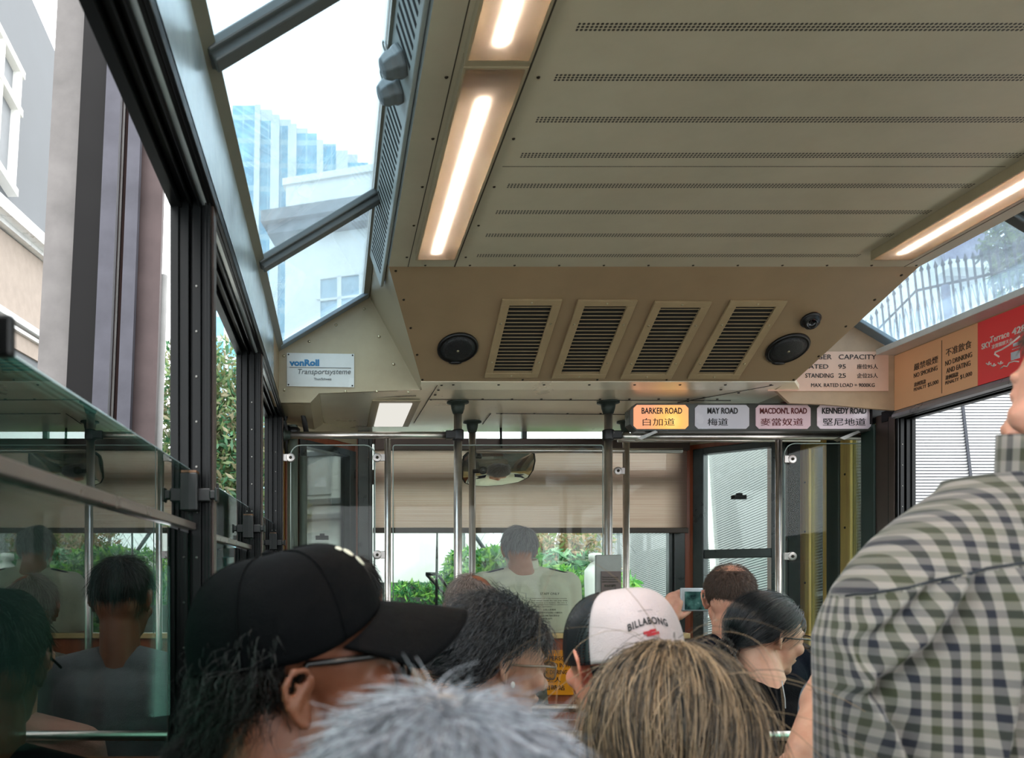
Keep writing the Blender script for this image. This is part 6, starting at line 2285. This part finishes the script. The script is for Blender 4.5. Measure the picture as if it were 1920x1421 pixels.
# --- 8 balding man holding up a phone
Y = 2.5
Mh = head_matrix(P(1368, 1124, Y), yaw=-20, pitch=0, s=0.92)
r8 = thing('person', (Mh.translation.x, Y, 0), 'person with cropped balding brown hair and dark shirt holding up a phone', 'person')
Hn = Mh.translation + Vector((0.0, -0.01, -0.145))
palmL = P(1266, 1136, Y + 0.24)
body(r8, Hn, None, SK2, NAVYFAB, PANTS, vox=0.005, headM=Mh, build_=1.16, fat=1.1,
     armL=(P(1222, 1215, Y + 0.06), P(1252, 1160, Y + 0.22), (0.25, 0.0, 1.0), (1, 0, 0.1), (0.7, 0.5, 0)))
m8 = lambda d: std_mask(low=-0.7)(d) & ~((d[:, 2] > 0.72) & (d[:, 1] > -0.75))
scalp('hair_base', Mh, m8, plain('cropped_brown', (84, 64, 56), 0.8, var=0.2, scale=90), r8, off=1.004)
A = grow(Mh, 6000, 3, 0.005, lambda d: std_mask(low=-0.7)(d) & (np.random.default_rng(1).random(len(d)) < np.clip(1.25 - d[:, 2], 0.25, 1)), noise=0.35, lift=0.012, seed=51)
strands('hair', A, 0.0005, hairm('cropped_brown_hair', (46, 34, 30), (104, 80, 66)), r8, 51)
ph = thing('phone', P(1302, 1150, Y + 0.24), 'silver phone held up by the balding person, its screen showing the view', 'phone')
Yp = Y + 0.25
b = MB(); a, c = P(1276, 1146, Yp), P(1334, 1102, Yp); b.box((a.x, Yp, a.z), (c.x, Yp + 0.009, c.z)); b.build('case', plain('silver_phone', (188, 196, 202), 0.25, metal=0.5), ph, bevel=0.004)
t = Nt('phone_screen'); nz = t.noise(t.obj(), 26, 4); col = t.ramp(nz, [(0.35, lin(22, 40, 40)), (0.55, lin(60, 96, 90)), (0.75, lin(150, 180, 172))]); e = t.n('Emission'); t.l(col, e.inputs[0]); e.inputs[1].default_value = 0.35
b = MB(); a, c = P(1284, 1143, Yp), P(1331, 1109, Yp); b.box((a.x, Yp - 0.0012, a.z), (c.x, Yp, c.z)); b.build('screen', t.done(e.outputs[0]), ph)

# --- 9 woman with a black ponytail and glasses
Y = 2.1
Mh = head_matrix(P(1440, 1192, Y), yaw=-78, pitch=-6, roll=4, s=0.88)
r9 = thing('person', (Mh.translation.x, Y, 0), 'person with black hair in a low ponytail and dark glasses facing right', 'person')
body(r9, Mh.translation + Vector((-0.02, -0.03, -0.14)), None, SK3, clothm('black_sport_shirt', (12, 13, 16)), PANTS, vox=0.005, headM=Mh, male=False, build_=1.04)
eyes(r9, Mh)
glasses(r9, Mh, plain('black_frame', (12, 11, 12)), 0.002, h=0.018)
m9 = std_mask(front=0.38, side=0.10, low=-0.72)
scalp('hair_base', Mh, m9, plain('black_scalp', (10, 10, 12)), r9, off=1.03)
tail = np.array([-0.010, -0.118, -0.035])
def to_tail(p, away):
    v = tail - p
    return v / (np.linalg.norm(v, axis=1)[:, None] + 1e-6)
A = grow(Mh, 5200, 12, 0.014, m9, flowfn=to_tail, grav=0.15, noise=0.06, lift=0.003, seed=61, rad=(0.082, 0.104, 0.091))
strands('hair', A, 0.0006, BLH, r9, 61)
rg = np.random.default_rng(62)
n = 900
base = tail + rg.normal(size=(n, 3)) * 0.010
kk = np.linspace(0, 1, 12)[None, :, None]
sway = rg.normal(size=(n, 1, 3)) * np.array([0.020, 0.014, 0.01])
Mi = Mh.inverted().to_3x3()
dn = np.array(Mi @ Vector((-0.35, -0.25, -1.0)).normalized())
A = base[:, None, :] + dn * kk * 0.20 + sway * np.sin(kk * PI * 0.8) + np.array([0, -0.03, 0]) * np.sin(kk * PI)
Mw = np.array(Mh)
strands('ponytail', A @ Mw[:3, :3].T + Mw[:3, 3], 0.0007, BLH, r9, 62)
b = MB(); b.tube([Mh @ (Vector(tail) + Vector((0.014 * math.cos(a), 0.0, 0.014 * math.sin(a)))) for a in [2 * PI * q / 12 for q in range(12)]], 0.004, 8, closed=True); b.build('hair_tie', BLACKFAB, r9)
b = MB()
b.tube([P(1466, 1276, Y - 0.118), P(1472, 1310, Y - 0.122), P(1475, 1380, Y - 0.125)], 0.0012, 5); b.build('white_seam', plain('white_seam', (190, 190, 194), 0.7), r9)

# --- 10 plaid shirt, standing at the right
Yb = 0.86
t = Nt('green_navy_white_check')
uvn = t.n('Attribute'); uvn.attribute_name = 'cloth_uv'
s = t.n('SeparateXYZ'); t.l(uvn.outputs['Vector'], s.inputs[0])
def stripes(co_):
    f = t.math('FRACT', t.math('MULTIPLY', co_, 1 / 0.033))
    navy = t.math('MULTIPLY', t.math('GREATER_THAN', f, 0.02), t.math('LESS_THAN', f, 0.26))
    olive = t.math('MULTIPLY', t.math('GREATER_THAN', f, 0.50), t.math('LESS_THAN', f, 0.76))
    return navy, olive
n1, o1 = stripes(s.outputs['X']); n2, o2 = stripes(s.outputs['Y'])
CR, NV, OL = lin(150, 144, 138), lin(10, 16, 36), lin(56, 60, 34)
def dirc(nv_, ol_):
    c_ = t.mix(nv_, CR, NV)
    return t.mix(ol_, c_, OL)
ca, cb = dirc(n1, o1), dirc(n2, o2)
mx = t.n('Mix'); mx.data_type = 'RGBA'; mx.blend_type = 'MULTIPLY'; mx.inputs[0].default_value = 1.0
t.l(ca, mx.inputs[6]); t.l(cb, mx.inputs[7])
col = t.mix(0.30, t.mix(0.42, ca, cb), mx.outputs[2])
bs = t.bsdf(col, 0.85); bs.inputs['Sheen Weight'].default_value = 0.2
tw = t.n('TexNoise'); tw.inputs['Scale'].default_value = 900; t.l(uvn.outputs['Vector'], tw.inputs['Vector'])
t.bump(bs, tw.outputs[0], 0.15, 0.001)
PLAID = t.done(bs.outputs[0])
sc_ = Yb / FPX
CX = (1952 - VX) * sc_
r10 = thing('person', (CX, Yb, 0), 'standing person in a green, navy and white checked shirt at the right edge', 'person')
Mh = head_matrix(Vector((CX + 0.118, Yb + 0.03, EYE + (VY - 700) * sc_)), yaw=20, pitch=0)
# silhouette: (pixel row, half width px, depth half m, forward shift)
rows = [(884, 88, .060, .03), (905, 108, .066, .025), (930, 152, .075, .02), (965, 212, .085, .015), (1005, 268, .095, .01), (1050, 318, .103, .005), (1100, 362, .11, 0), (1150, 388, .115, 0), (1200, 406, .118, 0), (1260, 404, .12, 0), (1340, 400, .122, 0), (1421, 398, .124, 0), (1560, 396, .125, 0), (1720, 390, .125, 0), (1900, 380, .125, 0.0)]
zs = np.array([EYE + (VY - r_[0]) * sc_ for r_ in rows]); hw = np.array([r_[1] * sc_ * 0.93 for r_ in rows]); hd_ = np.array([r_[2] for r_ in rows]); fw_ = np.array([r_[3] for r_ in rows])
nu, nv = 260, 240
zz = np.linspace(zs[0], zs[-1], nv)
HW = np.interp(-zz, -zs, hw); HD = np.interp(-zz, -zs, hd_); FW = np.interp(-zz, -zs, fw_)
a = np.linspace(0, 2 * PI, nu, endpoint=False)
ca_, sa_ = np.cos(a), np.sin(a)
ex = 2 / 2.5
cx = np.sign(ca_) * np.abs(ca_) ** ex; sy = np.sign(sa_) * np.abs(sa_) ** ex
VXc = CX + HW[:, None] * cx[None]
VYc = Yb + 0.02 + FW[:, None] - HD[:, None] * sy[None] * -1
VZc = np.broadcast_to(zz[:, None], VXc.shape).copy()
# the shoulder line dips away from the neck: lift follows the yoke
# folds
pxg = VXc / sc_ + VX; pyg = VY - (VZc - EYE) / sc_
backm = (VYc < Yb + 0.02).astype(float)
def fold(p0, p1, wpx, amp, lo=None):
    (x0, y0), (x1, y1) = p0, p1
    dx, dy = x1 - x0, y1 - y0
    L2 = math.hypot(dx, dy)
    tt = ((pxg - x0) * dx + (pyg - y0) * dy) / L2 ** 2
    dist = ((pxg - x0) * dy - (pyg - y0) * dx) / L2
    env = np.clip(tt * 5, 0, 1) * np.clip((1.15 - tt) * 5, 0, 1)
    return amp * env * (np.exp(-(dist / wpx) ** 2) - 0.8 * np.exp(-((dist - wpx * 1.7) / (wpx * 1.1)) ** 2))
D = fold((1800, 1050), (1735, 1421), 14, .010) + fold((1872, 1050), (1838, 1300), 13, .012) + fold((1838, 1200), (1826, 1500), 11, .008) + fold((1730, 1060), (1640, 1200), 14, .010)
D += fold((1640, 1190), (1578, 1290), 12, .011) + fold((1560, 1180), (1620, 1421), 13, .010) + fold((1600, 1320), (1640, 1460), 12, .007) + fold((1690, 1060), (1590, 1180), 10, .007) + fold((1905, 1050), (1895, 1421), 12, .006)
D += fold((1545, 1230), (1575, 1421), 10, .008)
VYc = VYc - D * backm * 1.3
# cloth coordinates: arc length round the body, height down it; the yoke runs the other way
V0 = VYc + D * backm * 1.3
du = np.sqrt(np.diff(VXc, axis=1, append=VXc[:, :1]) ** 2 + np.diff(V0, axis=1, append=V0[:, :1]) ** 2)
mid = nu * 3 // 4
U = np.cumsum(du, axis=1); U = U - U[:, mid:mid + 1]
Vv = np.broadcast_to((zs[0] - zz)[:, None], U.shape).copy()
yoke_py = 1052 + 0.00042 * np.clip(1920 - pxg, 0, 400) ** 2 * 1.6
isy = pyg < yoke_py
U2 = np.where(isy, (VXc - CX) * 1.0 + 0.25 * Vv, U * (1 + 0.0 * Vv))
V2 = np.where(isy, Vv * 1.15 + 0.16 * np.abs(VXc - CX) ** 1.2, Vv + 0.02)
verts = np.stack([VXc, VYc, VZc], -1).reshape(-1, 3)
org = np.array(ORG[r10.name])
i0 = (np.arange(nv - 1)[:, None] * nu + np.arange(nu)[None]); i1 = (np.arange(nv - 1)[:, None] * nu + (np.arange(nu)[None] + 1) % nu)
F = np.stack([i0, i0 + nu, i1 + nu, i1], -1).reshape(-1, 4)
me = bpy.data.meshes.new('shirt')
me.from_pydata((verts - org).tolist(), [], F.tolist() + [list(range(nu))])
me.polygons.foreach_set('use_smooth', [True] * len(me.polygons))
at = me.attributes.new('cloth_uv', 'FLOAT_VECTOR', 'POINT')
at.data.foreach_set('vector', np.stack([U2, V2, np.zeros_like(U2)], -1).reshape(-1).astype(np.float32))
me.materials.append(PLAID); me.update()
o = bpy.data.objects.new('shirt', me); C.objects.link(o); o.parent = r10; ORG[o.name] = ORG[r10.name]
# yoke seam
b = MB()
pts = []
jj = [(j, i) for i in range(nu // 2, nu) for j in range(nv - 1) if isy[j, i] and not isy[j + 1, i]]
for j, i in jj[::4]:
    pts.append(Vector((VXc[j, i], VYc[j, i] - 0.001, VZc[j, i])))
if len(pts) > 3:
    b.tube(pts, 0.0016, 5); b.build('yoke_seam', plain('yoke_seam_dark', (40, 44, 50), 0.8), r10)  # plain dark colour for the yoke seam
# collar band
me_b = MB()
uvs = []
def colr(u, v):
    a_ = 2 * PI * u
    return Vector((CX + 0.082, Yb + 0.03, EYE + (VY - 888) * sc_)) + Vector((0.082 * math.cos(a_) * (1 - .05 * v), 0.076 * math.sin(a_), 0.078 * v - 0.030 + 0.012 * math.sin(a_) - (0.004 if v < .1 else 0)))
me_b.grid(colr, 60, 6, wrap=True, flip=True)
o = me_b.build('collar', PLAID, r10)
uv_ = []
for j in range(7):
    for i in range(60):
        uv_ += [i / 60 * 0.42, 0.02 + j * 0.008, 0]
at = o.data.attributes.new('cloth_uv', 'FLOAT_VECTOR', 'POINT'); at.data.foreach_set('vector', uv_)
sd = o.modifiers.new('t', 'SOLIDIFY'); sd.thickness = 0.005
s_ = MB(); head_shape(s_, Mh)
nk = Vector((CX + 0.065, Yb + 0.03, EYE + (VY - 930) * sc_))
capsule(s_, nk, Mh @ Vector((0, -0.02, -0.06)), 0.060, 0.056)
chain(s_, [nk + Vector((0, 0, -0.08)), nk + Vector((0, 0, -0.3)), nk + Vector((0, 0, -0.52))], [0.085, 0.09, 0.09])
for sx in (-1, 1):
    hp = Vector((CX + sx * 0.09, Yb + 0.02, 0.82)); kn = hp + Vector((0, 0.02, -0.38)); an = kn + Vector((0, -0.02, -0.36))
    chain(s_, [hp, kn, an], [0.075, 0.05, 0.036]); capsule(s_, an + Vector((0, -.02, -.03)), an + Vector((0, .14, -.04)), .03, .026)
    sh = Vector((CX + sx * 0.145, Yb + 0.04, EYE + (VY - 1190) * sc_)); el = sh + Vector((sx * 0.0, 0.0, -0.26)); wr = el + Vector((-sx * 0.02, 0.20, -0.06))
    chain(s_, [sh, el, wr], [0.04, 0.034, 0.026]); fingers(s_, wr + Vector((0, 0.055, -0.01)), (0, 1, -.2), (-sx, 0, 0), (0, 0, -1), sx)
o = s_.build('body', SK2, r10); remesh(o, 0.006)
tz = MB()
for sx in (-1, 1):
    hp = Vector((CX + sx * 0.09, Yb + 0.02, 0.84)); kn = hp + Vector((0, 0.02, -0.38)); an = kn + Vector((0, -0.02, -0.33))
    chain(tz, [hp, kn, an], [0.105, 0.075, 0.06])
    sb = MB(); capsule(sb, an + Vector((0, -.03, -.075)), an + Vector((0, .15, -.085)), .042, .034); o = sb.build('shoe', plain('dark_shoe', (40, 36, 34)), r10); remesh(o, 0.008)
capsule(tz, (CX - .08, Yb + .02, .86), (CX + .08, Yb + .02, .86), .125, .125)
o = tz.build('trousers', PANTS, r10); remesh(o, 0.01, 4)
A = grow(Mh, 4000, 4, 0.008, std_mask(), noise=0.2, lift=0.008, seed=71)
strands('hair', A, 0.0006, hairm('cropped_brown_hair', 0, 0), r10, 71)
scalp('hair_base', Mh, std_mask(), plain('brown_scalp', (74, 56, 44)), r10, off=1.005)

# --- 11 person with a bare arm and denim beside the checked shirt
Y = 1.42
Mh = head_matrix(P(1735, 1200, Y), yaw=10, pitch=-5)
r11 = thing('person', (Mh.translation.x, Y, 0), 'person mostly hidden by the checked shirt, bare forearm and denim showing', 'person')
Hn = P(1735, 1330, Y)
body(r11, Hn, None, SK3, DENIM, DENIM, vox=0.006, headM=Mh, sleeves='short',
     armL=(P(1566, 1275, Y - 0.02), P(1502, 1412, Y - 0.12)), male=False, build_=0.95)
A = grow(Mh, 2500, 6, 0.012, std_mask(low=-0.8), grav=0.6, noise=0.15, lift=0.008, seed=81)
strands('hair', A, 0.0008, DKHAIR, r11, 81)
b = MB(); capsule(b, P(1585, 1480, Y - 0.02), P(1545, 1375, Y + 0.0), 0.040, 0.036); o = b.build('denim_sleeve', DENIM, r11); remesh(o, 0.007, 3)

# --- 12 people low behind the cap, showing in the window glass
def low_person(px, py, Y, yaw, label, skin, shirt, hm, base, seed, withcap=False, n=4000):
    Mh = head_matrix(P(px, py, Y), yaw=yaw, pitch=-3)
    r = thing('person', (Mh.translation.x, Y, 0), label, 'person')
    body(r, Mh.translation + Vector((0, -0.02, -0.160)), None, skin, shirt, PANTS, vox=0.008, headM=Mh)
    mk = std_mask(low=-0.65)
    scalp('hair_base', Mh, mk, base, r, off=1.006)
    A = grow(Mh, n, 5, 0.009, mk, noise=0.2, lift=0.008, seed=seed)
    strands('hair', A, 0.0006, hm, r, seed)
    if withcap:
        cap(r, Mh, [CAPB, CAPB, CAPB])
    return r


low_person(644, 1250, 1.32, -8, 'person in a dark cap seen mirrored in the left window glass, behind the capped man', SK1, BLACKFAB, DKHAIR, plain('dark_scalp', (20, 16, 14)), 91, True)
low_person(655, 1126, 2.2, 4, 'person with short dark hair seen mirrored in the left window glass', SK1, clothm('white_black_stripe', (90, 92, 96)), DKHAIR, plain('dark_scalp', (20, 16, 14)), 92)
low_person(822, 1240, 2.0, -30, 'person with reddish hair glimpsed between the glasses and the black wavy hair', SK3, clothm('bare_tone_top', (176, 130, 116)), hairm('auburn_hair', (110, 64, 44), (190, 128, 96)), plain('auburn_scalp', (120, 76, 56), 0.8), 93)
low_person(1040, 1390, 2.0, -20, 'person low behind the black haired one, a shoulder in pale pink showing', SK3, clothm('pale_pink_top', (206, 160, 148)), DKHAIR, plain('dark_scalp', (20, 16, 14)), 94) if False else None

# ------------------------------------------------------------------ benches
SLATW = wood('bench_wood', (120, 78, 50), 0.4, along='x')


def bench(y, x0, x1, label, back=True, top=0.86):
    root = thing('bench', ((x0 + x1) / 2, y, 0), label, 'bench', 'wooden passenger benches')
    b = MB()
    for k in range(4):
        b.box((x0, y - 0.10 + k * 0.075, 0.395), (x1, y - 0.04 + k * 0.075, 0.415))
    b.build('seat', SLATW, root, bevel=0.004)
    b = MB()
    for k in range(4):
        b.box((x0, y - 0.175, 0.50 + k * 0.085), (x1, y - 0.160, 0.57 + k * 0.085))
    b.build('backrest', SLATW, root, bevel=0.004)
    b = MB(); b.tube([(x0, y - 0.168, top), (x1, y - 0.168, top)], 0.012, 12); b.build('top_rail', STEEL, root)
    for x in (x0 + 0.04, x1 - 0.04):
        b = MB(); b.box((x - 0.015, y - 0.172, 0.0), (x + 0.015, y - 0.150, top)); b.box((x - 0.015, y + 0.16, 0), (x + 0.015, y + 0.18, 0.395)); b.box((x - .015, y - .172, .375), (x + .015, y + .18, .395)); b.build('leg', STEELD, root)


bench(0.44, -0.20, 0.36, 'wooden bench closest to the viewer')
bench(0.90, -0.20, 0.62, 'wooden bench under the person in the black cap')
bench(1.36, -0.20, 0.80, 'wooden bench under the person in the backwards cap')
bench(2.08, -0.20, 1.38, 'wooden bench under the person with the ponytail', top=0.875)
bench(2.58, -0.20, 1.50, 'wooden bench under the person holding the phone')
bench(1.95, 1.55, 2.20, 'wooden bench on the right side by the window')
